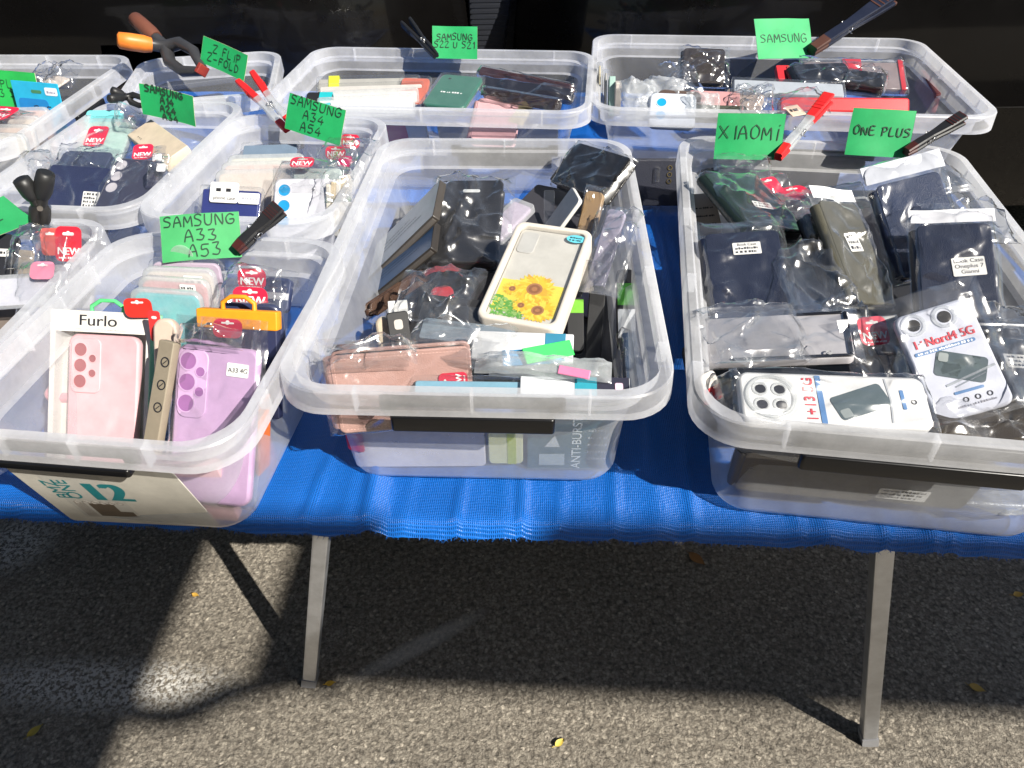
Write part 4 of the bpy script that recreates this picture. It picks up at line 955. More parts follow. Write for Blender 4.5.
b.rbox(-w*.085, -w*.055, h*.02, h*.95, .0003, z, .001, BL_, .0001)
b.M = Matrix.Translation((w*.14, h*.47, 0)) @ Matrix.Rotation(R(22), 4, 'Z'); b.rbox(-.026, .026, -.013, .013, .0003, z, .004, GP, .0001); b.rbox(-.024, -.014, -.011, -.002, .0005, z+.0003, .002, card((.25,.28,.28)), .0001); b.M = Matrix()
b.stroke([(w*.29, h*.92), (w*.30, h*.5), (w*.285, h*.1)], .0016, z, card((.45,.47,.5))); b.rbox(w*.355, w*.375, h*.35, h*.72, .0003, z, .001, BL_, .0001); b.ring(w*.42, h*.5, z-.0003, .0018, .0026, INK, 14, .0004)
b.build('print', rt)
rt, w, h = pack('white backed case with a black bumper frame lying across the right box', [(706,318),(846,312),(857,356),(700,364)], (.58,.56,.58), t=.010, r=.008, bagged=dict(mx=.01, mt=.012, mb=.004, amp=.004), zt='fit', zb=0.172, asp=0.5)
b = MB(); b.rbox(-w*.30, w*.5-.001, .0005, .0045, 0, .0022, .002, pla((.012,.013,.018))); b.rbox(w*.5-.005, w*.5-.001, .0048, h-.002, 0, .0022, .002, pla((.012,.013,.018))); b.rbox(w*.15, w*.5-.0055, h-.005, h-.001, 0, .0022, .002, pla((.012,.013,.018))); b.ring(w*.34, .006, .0023, .002, .0032, card((.6,.6,.6)), 14); b.build('bumper', rt)
tagpack('pink red NEW tag right of the black bumper case', [(857,318),(886,316),(888,344),(860,347)], zb=.182, zt=.195, ext=.05, inner=None)
wallet('black bagged wallet with a white sticker at the right edge of the picture', [(984,322),(1060,330),(1085,400),(1004,404)], (.016,.016,.017), zt=.178, zb=.165, t=.016, stk=(-.010, .055, .034, .020, [1, .9, .7], R(-4)), bagged=dict(mx=.01, mt=.012, mb=.006, amp=.006), rough=.3, stitch=False)
wallet('brown black wallet in a bag below the white printed card', [(930,392),(1060,390),(1085,450),(930,438)], (.045,.034,.02), zt=.165, zb=.155, t=.016, bagged=dict(mx=.01, mt=.01, mb=.004, amp=.007), rough=.3, stitch=False)
pack('small red and white pack at the left front corner of the right box', [(706,372),(722,366),(716,400),(702,410)], (.62,.58,.54), zt=.185, zb=.16, t=.006, bands=[(.0,.5,(.5,.02,.03),'y')])
loose_bag('crumpled clear bag between the red and white pack and the round camera ring', [(712,376),(744,372),(742,414),(716,416)], zt=.18, zb=.165, seed=12)
pack('beige pack with black print behind the tipped glossy wallet', [(690,194),(716,192),(722,232),(694,234)], (.48,.40,.32), zt=.17, zb=.135, t=.008, extra=lambda rt, w, h: (lambda b: ([b.scrib(-w*.4, w*.3, h*.2*k, .003, .0004, INK, k) for k in (1, 2, 3)], b.build('print', rt)))(MB()))
tagpack('red pointed tag behind the tipped glossy wallet', [(758,180),(776,176),(782,192),(766,196)], txt=None, zb=.172, zt=.182, ext=.03)
tagpack('pink tag lying at the back between the two leaning wallets', [(780,190),(806,184),(812,198),(786,202)], txt=None, zb=.168, zt=.174, ext=.03)
loose_bag('white bag header standing behind the olive grey wallet', [(802,186),(866,180),(868,204),(812,208)], zt=.19, zb=.175, seed=41, m=MILKY, amp=.005)
loose_bag('hazy wide bag spread at the back wall above the plain navy wallet', [(862,166),(950,146),(962,190),(880,196)], zt=.195, zb=.18, seed=44, amp=.010)
loose_bag('clear bag folded against the rear wall near the first green card', [(712,150),(770,152),(776,182),(716,180)], zt=.195, zb=.175, seed=45, amp=.010)
wallet('black wallet lying deep in the middle of the right box', [(766,228),(862,250),(880,330),(790,316)], (.008,.008,.009), zt=.12, zb=.115, t=.02, stitch=False, rough=.5)
wallet('dark blue bagged pack under the black one in the middle of the right box', [(770,262),(812,270),(850,322),(786,318)], (.03,.045,.09), zt=.14, zb=.138, t=.012, stitch=False, rough=.2)
wallet('dark wallet standing on edge against the right rear wall', [(826,196),(842,200),(852,232),(834,230)], (.02,.02,.02), zt=.17, zb=.15, t=.012, stitch=False)
for k, (quad, zz_, c_) in enumerate([([(700,250),(860,256),(880,330),(694,330)], .09, (.02,.02,.022)), ([(850,262),(1030,270),(1060,360),(860,352)], .12, (.022,.022,.026)), ([(700,340),(880,340),(900,420),(704,412)], .12, (.018,.018,.018)), ([(880,350),(1080,360),(1110,450),(900,430)], .11, (.03,.026,.022)), ([(700,190),(960,190),(1000,270),(700,270)], .07, (.02,.022,.03))]):
    wallet('dark wallet case buried under the others in the right box', quad, c_, zt=zz_, zb=zz_-.004, t=.03, stitch=False, group='dark wallet cases buried in the right box', kind='buried_wallet_case')
wallet('long dark brown wallet pressed against the front wall of the right box', [(736,452),(884,464),(880,504),(742,490)], (.11,.10,.09), zt=.115, zb=.045, t=.02, stitch=False, rough=.5)
wallet('second dark wallet behind the front wall, with pale print', [(884,462),(980,470),(976,512),(880,502)], (.10,.10,.105), zt=.115, zb=.04, t=.018, stitch=False, rough=.5, stk=(-.02, .02, .05, .02, [1, .9, .7]))
loose_bag('white crumpled bag pressed against the front wall of the right box', [(968,480),(1090,486),(1090,512),(968,506)], zt=.085, zb=.05, seed=19, amp=.008, m=MILKY)
loose_bag('crinkled clear sleeve over the black bumper case', [(704,300),(800,296),(806,350),(700,356)], zt=.195, zb=.186, seed=121, amp=.020, m=FILM2)
loose_bag('shiny sleeve filling the gap between the sticker wallet and the olive grey one', [(770,236),(840,240),(858,318),(790,322)], zt=.185, zb=.170, seed=122, amp=.022, m=FILM2)
loose_bag('clear sleeve fanned out right of the tilted two hole case', [(976,292),(1040,300),(1066,392),(1012,392)], zt=.205, zb=.190, seed=123, amp=.012, m=FILM2)
loose_bag('clear sleeve tip standing above the navy sticker wallet', [(930,196),(1002,196),(1006,236),(926,238)], zt=.225, zb=.215, seed=124, amp=.016)
# ================================================================== narrow box at the table edge (pink + lavender)
MINT = (.30, .66, .42)
rt, w, h = place('window_box', 'white window box showing a pink case, a green hook on top', 'case box', [(51,309),(152,314)], .18, 38, .20)
WB = card((.66,.63,.58)); b = MB(); t_ = .022
b.box(-w/2, w/2, 0, h, -t_, -t_+.001, WB); b.box(-w/2, -w/2+.001, 0, h, -t_, 0, WB); b.box(w/2-.0012, w/2, 0, h, -t_, 0, card(MINT)); b.box(-w/2, w/2, 0, .001, -t_, 0, WB); b.box(-w/2, w/2, h-.001, h, -t_, 0, WB)
b.box(-w/2+.001, w/2-.0012, h-.024, h-.001, -.0012, 0, WB); b.box(-w/2+.001, -w/2+.006, .001, h-.024, -.0012, -.0002, WB); b.box(w/2-.006, w/2-.0012, .001, h-.024, -.0012, -.0002, WB); b.box(-w/2+.006, w/2-.006, .001, .012, -.0012, -.0002, WB)
b.text('Furla'[:4]+'o', -.027, h-.0165, .0175, .0003, INK, sx=1.25, bold=1) ; b.scrib(-.03, .03, h-.0215, .0015, .0003, card((.4,.4,.4)), 4); b.build('box', rt)
b = MB(); cw, ch = w*.71, h-.040; K = w/.1; b.rbox(-cw/2, cw/2, .014, .014+ch, -.016, -.006, .012, sil((.72,.40,.43)), .003, 7)
x0, y1 = -cw/2+.005, .014+ch-.005; b.rbox(x0, x0+.030*K, y1-.052*K, y1, -.0065, -.0042, .008, sil((.72,.42,.45)), .0012, 7)
for x, y, q in ((.010,.011,.0062), (.010,.026,.0062), (.010,.041,.0062), (.022,.019,.0036), (.022,.033,.0036)): b.disc(x0+x*K, y1-y*K, -.0040, q*K, sil((.30,.09,.10)), 24); b.ring(x0+x*K, y1-y*K, -.0041, q*K, q*K*1.15, sil((.72,.42,.45)), 24)
b.build('pink_case', rt)
b = MB(); b.quad(-w/2+.005, w/2-.005, .011, h-.024, -.0016, SHELL); b.build('window', rt)
b = MB(); hy = h; P = [(-.018, hy-.002), (-.019, hy+.006), (-.008, hy+.013), (.009, hy+.013), (.020, hy+.006), (.019, hy-.002)]; b.tube([(x, y, -t_/2) for x, y in P], .0024, card((.10,.62,.20)), 6); b.build('hook', rt)
phone_case('lavender case with a raised camera frame and a small beige sticker', [(177,343),(259,350)], LAV, cams=A_TRIPLE, stk=(.024, .142, .024, .014, ['A33 4G'], R(-2)), lens=sil((.28,.12,.30)), bagged=dict(mx=.006, mt=.030, mb=.003, amp=.003), zt=0.19, zb=38, asp=0.165)
rt, w, h = pack('slim beige pack with a strip of round icons between the pink and lavender cases', [(159,339),(174,343)], (.26,.22,.16), t=.010, r=.002, zt=0.2, zb=36, asp=0.12)
b = MB()
for k in range(3): b.ring(w*.15, h*(.42+.2*k), .0004, .0042, .0054, INK, 18, .0004); b.stroke([(w*.15-.002, h*(.42+.2*k)-.002), (w*.15+.002, h*(.42+.2*k)+.002)], .001, .0008, INK)
b.build('printed_icons', rt)
phone_case('beige case behind the beige icon pack', [(152,318),(176,320)], (.60,.47,.38), zt=0.198, zb=30, asp=0.08)
tagpack('scarlet tag behind the white window box', [(123,298),(151,298)], txt=None, c=(.62,.03,.02), ext=.008, zt=0.2, zb=20, asp=0.022)
tagpack('scarlet folded tag right of the window box corner', [(148,310),(160,311)], txt=None, c=(.66,.04,.04), ext=.008, zt=0.2, zb=20, asp=0.035)
for i, (quad, z0_, ins, lab, mm, tp, stk_) in enumerate([
    ([(128,288),(198,293)], .192, (.03,.50,.55), 'cyan case in a milky frame, front of the upright stack', MILKY, None, None),
    ([(136,276),(206,281)], .190, (.66,.34,.36), 'rose pink case second in the upright stack', MILKY, None, (.020,.130,.020,.008,[1])),
    ([(140,267),(212,270)], .188, (.68,.60,.56), 'cream case with a beige sticker third in the upright stack', MILKY, None, (.020,.124,.024,.016,[.9])),
    ([(146,258),(220,260)], .186, (.50,.40,.50), 'pale lilac clear case at the back of the upright stack', SHELL, None, None)]):
    rt, w, h = pack(lab, quad, (.7,.7,.7), zt=z0_, zb=15, asp=.14, t=.010, r=.012, mat_=mm, inner=ins, stk=stk_)
    if i == 3:
        b = MB(); b.ring(-.003, h+.002, -.005, .0035, .0145, MILKY, 26, .0012); b.build('round_hook', rt)
phone_case('navy case tucked behind the orange header card', [(215,303),(280,305)], (.02,.03,.085), r=.014, zt=0.188, zb=20, asp=0.1)
rt, w, h = pack('pack with an orange header and a hexagonal orange hook', [(197,309),(276,313)], (.02,.025,.07), t=.012, r=.002, top=((.80,.30,.01), .020), hook=((.80,.30,.01), .036, .015), zt=0.195, zb=28, asp=0.12)
tagpack('bright red NEW tag seen through the orange hook', [(233,286),(268,288)], ext=.06, zt=0.198, zb=30, asp=0.026)
tagpack('crimson tag with a euro hole behind the bright red NEW tag', [(238,268),(266,269)], txt='NEW', ext=.06, zt=0.195, zb=30, asp=0.024)
tagpack('dark crimson tag below the orange header', [(214,318),(243,320)], txt=None, c=(.50,.02,.05), ext=.05, zt=0.203, zb=35, asp=0.02)
pack('small navy box with a white label in the rear right corner of the narrow box', [(265,276),(292,279),(286,312),(262,310)], (.02,.03,.09), zt=.175, zb=.145, t=.01, bands=[(.35,.55,(.6,.6,.64),'y')])
loose_bag('crumpled clear bag hanging over the rear right of the narrow box', [(222,262),(296,266),(288,312),(222,306)], zt=.20, zb=.18, seed=23, amp=.010)
loose_bag('pale grey bag top folded over behind the lavender case', [(176,320),(232,330),(256,348),(178,342)], zt=.212, zb=.20, seed=24, amp=.010, m=FILM)
pack('orange edged pack standing against the right wall of the narrow box', [(262,402),(274,392),(268,466),(256,482)], (.70,.16,.02), zt=.14, zb=.02, t=.006, r=.002)
pack('silver grey pack beside the orange edged pack', [(250,392),(262,388),(256,470),(244,478)], (.42,.42,.46), zt=.14, zb=.02, t=.006, r=.002)
pack('pale pink pack low behind the lavender case', [(150,462),(236,468),(222,520),(150,516)], (.74,.42,.46), zt=.10, zb=.01, t=.012)
phone_case('pink case lying hidden behind the window box, low in the narrow box', [(60,350),(140,352),(130,400),(50,398)], (.66,.30,.34), zt=.10, zb=.09)
rt, w, h = place('printed_leaflet', 'cream leaflet with teal figures 12 standing against the front wall of the narrow box', 'leaflet', [(18,464),(178,474),(216,526),(58,521)], .135, .008)
b = MB(); b.rbox(-w/2, w/2, 0, h, -.0012, 0, .006, card((.60,.57,.50)), .0004); TE = card((.012,.20,.22)); gy = card((.38,.34,.30))
b.quad(-w*.36, w*.02, h*.10, h*.96, .0002, card((.52,.50,.45)))
b.text('12', -w*.20, h*.46, h*.42, .0005, TE, sx=.85, bold=4); b.text('BMZ', -w*.30, h*.46, h*.16, .0005, TE, rot=R(90), bold=1); b.text('ONE', -w*.225, h*.46, h*.16, .0005, TE, rot=R(90), bold=1)
for k in range(6): b.ring(-w*.30+k*w*.055, h*.40, .0004, w*.016, w*.021, gy, 16, .0003)
b.quad(-w*.24, -w*.08, h*.14, h*.38, .0004, card((.12,.09,.06))); b.quad(-w*.08, -w*.0, h*.14, h*.24, .0004, card((.12,.09,.06)))
for k in range(9): b.quad(-w*.33+k*w*.008, -w*.326+k*w*.008, h*.12, h*.38, .0004, gy)
b.quad(w*.24, w*.27, h*.18, h*.195, .0004, card((.2,.12,.08))); b.build('leaflet', rt)
# narrow pale box
rt, w, h = pack('navy case in a white topped clear pack, left front of the pale box', [(200,184),(262,187)], (.02,.03,.13), t=.012, r=.004, mat_=SHELL, inner=(.012,.022,.15), zt=0.188, zb=42, asp=0.11)
b = MB(); b.rbox(-w*.32, w*.14, h-.026, h+.004, .0006, .0018, .004, card((.78,.77,.75))); b.quad(-w*.22, -w*.14, h-.010, h-.005, .0020, INK); b.quad(-w*.06, w*.02, h-.010, h-.005, .0020, INK); b.text('phone case', -w*.26, h-.0215, .0075, .0020, INK, bold=1); b.rbox(w*.145, w*.48, h-.026, h-.010, .0006, .0014, .002, card((.74,.74,.76))); b.scrib(w*.2, w*.45, h-.020, .004, .0016, card((.4,.4,.45))); b.build('header', rt)
phone_case('white case with three bright blue camera holes', [(274,178),(336,178)], (.66,.66,.72), cams=dict(cam=[(.014,.016,.0075), (.014,.036,.0075), (.014,.056,.0075)]), lens=pla((.01,.30,.62)), bagged=dict(mx=.004, mt=.02, mb=.003, amp=.003), zt=0.192, zb=46, asp=0.12)
for i in range(5):
    x = 329+i*4.5
    pack(['first', 'second', 'third', 'fourth', 'fifth'][i]+' thin cream card from the white case in the row along the right wall', [(x,184-i*2.5),(x+4,184-i*2.5),(x-1,236),(x-6,236)], [(.64,.60,.52),(.56,.46,.30),(.66,.64,.60),(.50,.42,.28),(.60,.56,.5)][i], zt=.19, zb=.13, t=.016, r=.001, group='thin cards along the right wall of the pale box')
loose_bag('silvery crinkled bag over the thin cream cards', [(322,170),(356,168),(352,196),(320,198)], zt=.20, zb=.19, seed=52, amp=.010)
for i, (dx, dy, ins, lab) in enumerate([(0,0,(.62,.52,.46),'front frosted pack with a cream case in the pale box'), (6,-8,(.62,.45,.42),'second frosted pack with a rose cream case in the pale box'), (12,-15,(.58,.56,.5),'third frosted pack, rearmost of the cream ones in the pale box')]):
    pack(lab, [(214+dx,170+dy),(292+dx,168+dy)], (.7,.7,.7), zt=.185, zb=22, asp=.10, t=.010, r=.012, mat_=MILKY, inner=ins)
tagpack('red NEW tag lying in the middle of the pale box', [(292,158),(316,158),(312,168),(289,168)], zb=.192, zt=.196, asp=.62, ext=.05)
pack('pale green clear pack behind the three blue camera holes', [(290,164),(344,164)], (.6,.7,.66), t=.010, r=.010, mat_=SHELL, inner=(.50,.58,.55), zt=0.19, zb=35, asp=0.08)
tagpack('upper crimson tag in the rear right corner of the pale box', [(342,134),(360,135)], txt='NEW', ext=.05, zt=0.19, zb=30, asp=0.022)
tagpack('lower crimson tag left of the corner in the pale box', [(326,146),(346,147)], txt='NEW', ext=.05, zt=0.19, zb=30, asp=0.02)
tagpack('dark pink tag nearest the right wall of the pale box', [(339,156),(352,157),(351,168),(338,167)], txt=None, c=(.5,.01,.10), zb=.18, zt=.19, ext=.04)
loose_bag('clear bag crumpled round the crimson tags of the pale box', [(320,132),(376,136),(370,172),(318,168)], zt=.20, zb=.18, seed=55, amp=.012)
pack('dark pack leaning on the rear wall of the pale box', [(268,124),(304,124),(302,148),(268,148)], (.06,.07,.09), zt=.155, zb=.12, t=.01)
pack('blue grey pack behind the frosted packs of the pale box', [(240,142),(300,140),(296,170),(238,172)], (.20,.26,.34), zt=.175, zb=.15, t=.01, mat_=SHELL, inner=(.14,.20,.28))
# box behind it (navy case with silver lenses)
wallet('navy bagged wallet with a square white barcode sticker', [(50,164),(112,168)], (.018,.025,.075), t=.014, stitch=False, bagged=dict(mx=.008, mt=.03, mb=.003, amp=.004), stk=(.026, .068, .028, .026, [1, .9, .9, .8]), zt=0.188, zb=45, asp=0.12)
phone_case('navy phone case with three silver lens holes', [(113,157),(166,160),(140,222),(92,218)], (.028,.030,.060), zt=.195, zb=.145, t=.010, cams=dict(cam=[(.014,.014,.0085), (.014,.034,.0085), (.014,.054,.0085)]), lens=pla((.50,.48,.52), .3), ringm=sil((.05,.055,.1)), bagged=dict(mx=.006, mt=.01, mb=.003, amp=.003), rough=.45)
pack('cream cardboard box turned on its corner beside the silver lens case', [(148,118),(183,141),(166,168),(130,136)], (.60,.50,.38), zt=(.185,.185), zb=(.175,.165), t=.02, r=.001, extra=lambda rt, w, h: (lambda b: ([b.disc(-w*.3+k*.007, h*.2, .0004, .0014, INK, 8) for k in range(3)], b.build('print', rt)))(MB()))
tagpack('red NEW tag in front of the cream cardboard box', [(134,146),(154,144),(152,160),(132,160)], zb=.19, zt=.197, ext=.05)
pack('mint framed clear case with a crimson tag', [(80,118),(128,118),(126,164),(74,162)], (.5,.7,.66), zb=.14, asp=1.15, t=.010, r=.014, mat_=MILKY, inner=(.40,.66,.58), tagp=(-.012, .058, .036, .046, 'NEW'), bagged=dict(mx=.006, mt=.012, mb=.003, amp=.003))
pack('turquoise pack with speckled top behind the mint framed case', [(86,110),(122,110),(120,124),(84,124)], (.16,.58,.60), zt=.19, zb=.175, t=.008)
loose_bag('silvery bag top between the turquoise pack and the small black clamp', [(118,108),(142,110),(138,126),(116,124)], zt=.20, zb=.185, seed=61, amp=.012)
wallet('dark blue folded wallet in a bag behind the navy bagged wallet', [(62,150),(110,152),(106,172),(58,170)], (.03,.04,.09), zt=.18, zb=.165, t=.012, stitch=False, bagged=dict(mx=.006, mt=.012, mb=.003, amp=.006))
loose_bag('grey crumpled bag in the left front of the silver lens box', [(30,150),(66,140),(60,180),(30,190)], zt=.185, zb=.17, seed=63, amp=.012)
for i, (x, y) in enumerate([(157,158),(161,168)]):
    tagpack(['small white square', 'small white round'][i]+' label on the bag right of the silver lens case', [(x-4,y-4),(x+5,y-4),(x+5,y+4),(x-4,y+4)], txt=None, c=(.72,.72,.74), zb=.192, zt=.195, ext=.02)
# box with the blue hang card
rt, w, h = place('hang_card', 'bright blue hang card with a small white label', 'card', [(10,80),(57,84)], .205, 12, .10)
b = MB(); b.rbox(-w/2, w/2, 0, h, -.002, 0, .002, card((.02,.42,.66)), .0005); b.rbox(-w*.1, w*.12, h*.80, h*.86, -.0001, .0004, .003, card((.06,.22,.10)), .0001); b.rbox(-w*.42, w*.22, h*.2, h*.7, 0, .0005, .008, card((.012,.22,.55)), .0001)
b.hand('705', -w*.12, h*.42, .016, .0018, .0007, INK); b.rbox(w*.20, w*.46, h*.78, h*.92, 0, .0006, .003, card((.78,.80,.84)), .0001); b.scrib(w*.24, w*.42, h*.82, .004, .0008, card((.3,.3,.4)), 2); b.build('card', rt)
for i in range(4):
    pack(['foremost', 'second', 'third', 'rearmost'][i]+' cream pink case of the upright row below the blue hang card', [(-30+i*9,132-i*8),(22+i*8,134-i*9)], (.7,.6,.55), zt=.19, zb=15, asp=.10, t=.012, r=.012, mat_=MILKY, inner=[(.60,.56,.52),(.62,.46,.40),(.66,.56,.50),(.64,.44,.42)][i], group='cases in a row below the blue hang card')
tagpack('red tag half out of the picture below the light green card', [(-12,106),(13,108),(12,122),(-12,120)], txt='NEW', zb=.19, zt=.20, ext=.05)
loose_bag('clear bag standing behind the blue hang card', [(34,62),(62,66),(58,86),(32,84)], zt=.19, zb=.17, seed=71, amp=.012)
loose_bag('larger clear bag with a white card by the right wall of the hang card box', [(50,60),(84,62),(72,84),(48,86)], zt=.20, zb=.175, seed=72, amp=.012)
pack('white card with a brown corner inside the larger clear bag', [(48,72),(66,78),(60,88),(46,86)], (.66,.58,.52), zt=.18, zb=.172, t=.004)
# box cut by the picture edge
for i, (quad, lab, tx) in enumerate([([(56,226),(82,227)], 'large scarlet NEW tag in the box at the left picture edge', 'NEW'), ([(40,228),(60,228)], 'red tag half behind the large scarlet one', None), ([(32,262),(56,262)], 'pink tag with a white hole lying in front of the scarlet one', None)]):
    tagpack(lab, quad, txt=tx, c=[(.64,.02,.04),(.62,.10,.08),(.66,.22,.32)][i], zt=[.2,.198,.198][i], zb=[35,30,50][i], asp=[.045,.035,.022][i], ext=.06, inner=(.55,.55,.6) if i == 0 else None)
wallet('dark wallet case with a small white label at the left picture edge', [(-40,232),(14,234)], (.02,.02,.024), t=.014, stitch=False, stk=(.022, .085, .022, .010, [.9]), zt=0.19, zb=42, asp=0.11)
pack('clear pack with a beige edge beside the dark wallet at the picture edge', [(15,244),(34,246),(30,290),(12,288)], (.5,.42,.3), zt=.185, zb=.14, t=.01, mat_=SHELL, inner=(.40,.33,.25))
pack('lilac white sheet lying in front of the pink tag', [(-40,276),(62,272),(40,302),(-60,312)], (.62,.60,.70), zt=.18, zb=.172, t=.006, r=.004, mat_=MILKY, inner=(.6,.58,.68))
pack('brown grey pack low at the left picture edge', [(-60,312),(30,300),(14,330),(-90,345)], (.16,.13,.11), zt=.14, zb=.13, t=.012)
loose_bag('clear bag hanging down in front of the left green card', [(16,224),(50,222),(44,262),(12,262)], zt=.20, zb=.18, seed=81, amp=.010)
# wide box with a green case
rt, w, h = phone_case('dark green case in a clear box, a short white line of print on it', [(440,73),(482,77),(466,108),(424,104)], (.015,.13,.085), zt=.185, zb=.165, t=.010, r=.012, rough=.35)
b = MB(); b.rbox(-w/2-.004, w/2+.004, -.004, h+.004, -.016, .0015, .008, SHELL); b.build('clear_box', rt); b = MB(); b.scrib(-w*.25, w*.25, h*.40, .005, .0004, WINK, 3); b.disc(-w*.25, h*.85, .0004, .003, INK); b.build('print', rt)
wallet('pale pink case pack right of the dark green case', [(482,98),(522,99),(514,140),(466,138)], (.62,.36,.38), zt=.165, zb=.13, t=.02, stitch=False, kind='pink_case_pack')
pack('cream pack edge between the pale pink pack and the dark wallets', [(516,98),(532,100),(524,124),(510,122)], (.50,.42,.26), zt=.165, zb=.145, t=.01)
for i, (quad, c_) in enumerate([([(480,66),(572,84),(570,94),(478,75)], (.07,.03,.035)), ([(482,77),(574,88),(570,102),(480,87)], (.02,.02,.03)), ([(486,88),(560,100),(556,112),(480,98)], (.03,.018,.018))]):
    wallet(['maroon bagged wallet, rearmost of the dark trio', 'black bagged wallet, middle of the dark trio', 'brown black wallet, front of the dark trio'][i]+' in the wide box', quad, c_, zt=.19-i*.004, zb=.175-i*.006, t=.018, stitch=False, bagged=dict(mx=.004, mt=.004, mb=.004, amp=.005), rough=.25)
for i, (quad, c_, ins, lab) in enumerate([
    ([(316,76),(420,74),(420,100),(316,102)], (.4,.4,.38), (.34,.33,.31), 'rear smoky clear pack with a yellow green label in the wide box'),
    ([(318,84),(424,80),(424,104),(318,106)], (.5,.5,.48), (.52,.50,.48), 'second clear pack from the back in the wide box'),
    ([(322,92),(418,86),(420,112),(322,114)], (.6,.6,.6), (.66,.60,.58), 'white pack with pink edge third from the back in the wide box'),
    ([(318,98),(414,93),(416,118),(318,122)], (.7,.7,.7), (.68,.68,.68), 'white speckled pack at the front of the row in the wide box')]):
    pack(lab, quad, c_, zt=.19-.002*i, zb=.155-.004*i, t=.012, r=.006, mat_=SHELL if i < 2 else MILKY, inner=ins, bands=[(.12,.22,(.5,.55,.03),'x')] if i == 0 else None)
pack('black and teal short pack at the left end of the row in the wide box', [(306,92),(332,92),(330,112),(304,112)], (.012,.012,.014), zt=.185, zb=.165, t=.012, bands=[(.5,.99,(.012,.38,.42),'x')])
pack('clear rounded shell with a red edge at the right end of the row', [(398,74),(430,76),(428,104),(396,104)], (.7,.7,.7), zt=.19, zb=.16, t=.012, r=.010, mat_=SHELL, inner=(.5,.12,.08))
pack('small navy pack left of the dark green case', [(412,92),(428,94),(420,112),(406,110)], (.03,.05,.12), zt=.17, zb=.15, t=.012)
pack('white label pack low at the front wall of the wide box', [(330,124),(430,126),(426,148),(332,146)], (.55,.55,.55), zt=.09, zb=.03, t=.01, bands=[(.4,.8,(.55,.10,.16),'x')])
pack('grey white pack seen through the rear wall of the middle box', [(438,126),(560,128),(556,150),(440,148)], (.45,.45,.46), zt=.08, zb=.02, t=.01)
# widest box
phone_case('long bright red case lying at the front of the widest box', [(782,96),(908,98),(912,112),(778,112)], (.62,.015,.02), zt=.195, zb=.175, t=.02, r=.006, rough=.3)

loose_bag('clear bag tail lying over the long red case', [(776,90),(830,92),(826,112),(772,110)], zt=.205, zb=.195, seed=91, amp=.010)
pack('beige tag with black figures at the left end of the long red case', [(786,106),(800,104),(804,114),(790,117)], (.60,.46,.36), zt=.20, zb=.193, t=.002, r=.001, extra=lambda rt, w, h: (lambda b: (b.scrib(-w*.35, w*.35, h*.4, h*.3, .0004, INK, 3), b.build('print', rt)))(MB()))
wallet('grey brown bagged pack leaning on the rear wall of the widest box', [(690,46),(708,50),(742,82),(676,84)], (.045,.038,.036), zt=.21, zb=.165, t=.014, stitch=False, bagged=dict(mx=.01, mt=.006, mb=.004, amp=.008), rough=.2)
pack('clear sided flat box with red edges at the right rear of the widest box', [(806,58),(910,60),(902,90),(800,88)], (.36,.30,.30), zt=.20, zb=.165, t=.014, r=.004, mat_=SHELL, inner=(.26,.20,.20), bands=[(.94,.985,(.5,.02,.03),'x'), (.4,.58,(.5,.02,.04),'x')], bagged=dict(mx=.004, mt=.01, mb=.003, amp=.006))
wallet('black glossy wallet in front of the red edged clear box', [(798,64),(852,62),(850,82),(794,84)], (.012,.013,.018), zt=.20, zb=.185, t=.024, stitch=False, bagged=dict(mx=.006, mt=.006, mb=.004, amp=.006), rough=.2)
wallet('short black case right of the black glossy wallet', [(848,68),(888,74),(884,88),(846,84)], (.016,.016,.018), zt=.195, zb=.185, t=.02, stitch=False, bagged=dict(mx=.004, mt=.004, mb=.004, amp=.005))
pack('red corner of a case left of the black glossy wallet', [(778,65),(792,65),(790,79),(776,79)], (.55,.02,.03), zt=.195, zb=.18, t=.012, r=.003)
pack('long clear lidded box in front of the black glossy wallet', [(736,76),(846,82),(846,96),(728,92)], (.7,.7,.7), zt=.20, zb=.188, t=.014, r=.003, mat_=SHELL, inner=(.42,.45,.5))
for i, (x0, c_, lab) in enumerate([(598,(.50,.44,.30),'cream edged clear pack, leftmost of the thin upright ones in the widest box'), (604,(.35,.34,.32),'grey clear pack second of the thin upright ones in the widest box'), (610,(.28,.42,.38),'pale green pack third of the thin upright ones in the widest box'), (616,(.55,.50,.46),'cream white pack fourth of the thin upright ones in the widest box')]):
    pack(lab, [(x0,62+i*7),(x0+6,62+i*7),(x0+4,116),(x0-2,116)], c_, zt=.20-i*.004, zb=.13, t=.03, r=.001, mat_=SHELL if i < 2 else None, inner=c_ if i < 2 else None)
for i, (quad, lab) in enumerate([([(622,76),(660,74),(652,116),(620,116)], 'white crumpled bubble bag at the left of the widest box'), ([(646,70),(690,78),(676,116),(640,116)], 'second white crumpled bag, right of the first one'), ([(690,90),(722,92),(716,118),(680,120)], 'white paper bag in front beside the case with a blue dot')]):
    loose_bag(lab, quad, zt=.205-i*.003, zb=.16, seed=95+i, amp=.016, m=MILKY)
phone_case('white case with bright blue lens dots in the widest box', [(656,92),(700,94),(692,128),(642,126)], (.58,.62,.70), zt=.195, zb=.155, cams=dict(cam=[(.02,.02,.008),(.02,.045,.008)]), lens=pla((.01,.30,.62)))
phone_case('dark brown rimmed case behind the white one with blue dots', [(662,88),(704,92),(698,108),(652,106)], (.08,.05,.04), zt=.195, zb=.175)
pack('dusty pink pack in the centre of the widest box', [(692,90),(742,92),(738,106),(686,104)], (.52,.26,.26), zt=.185, zb=.172, t=.012)
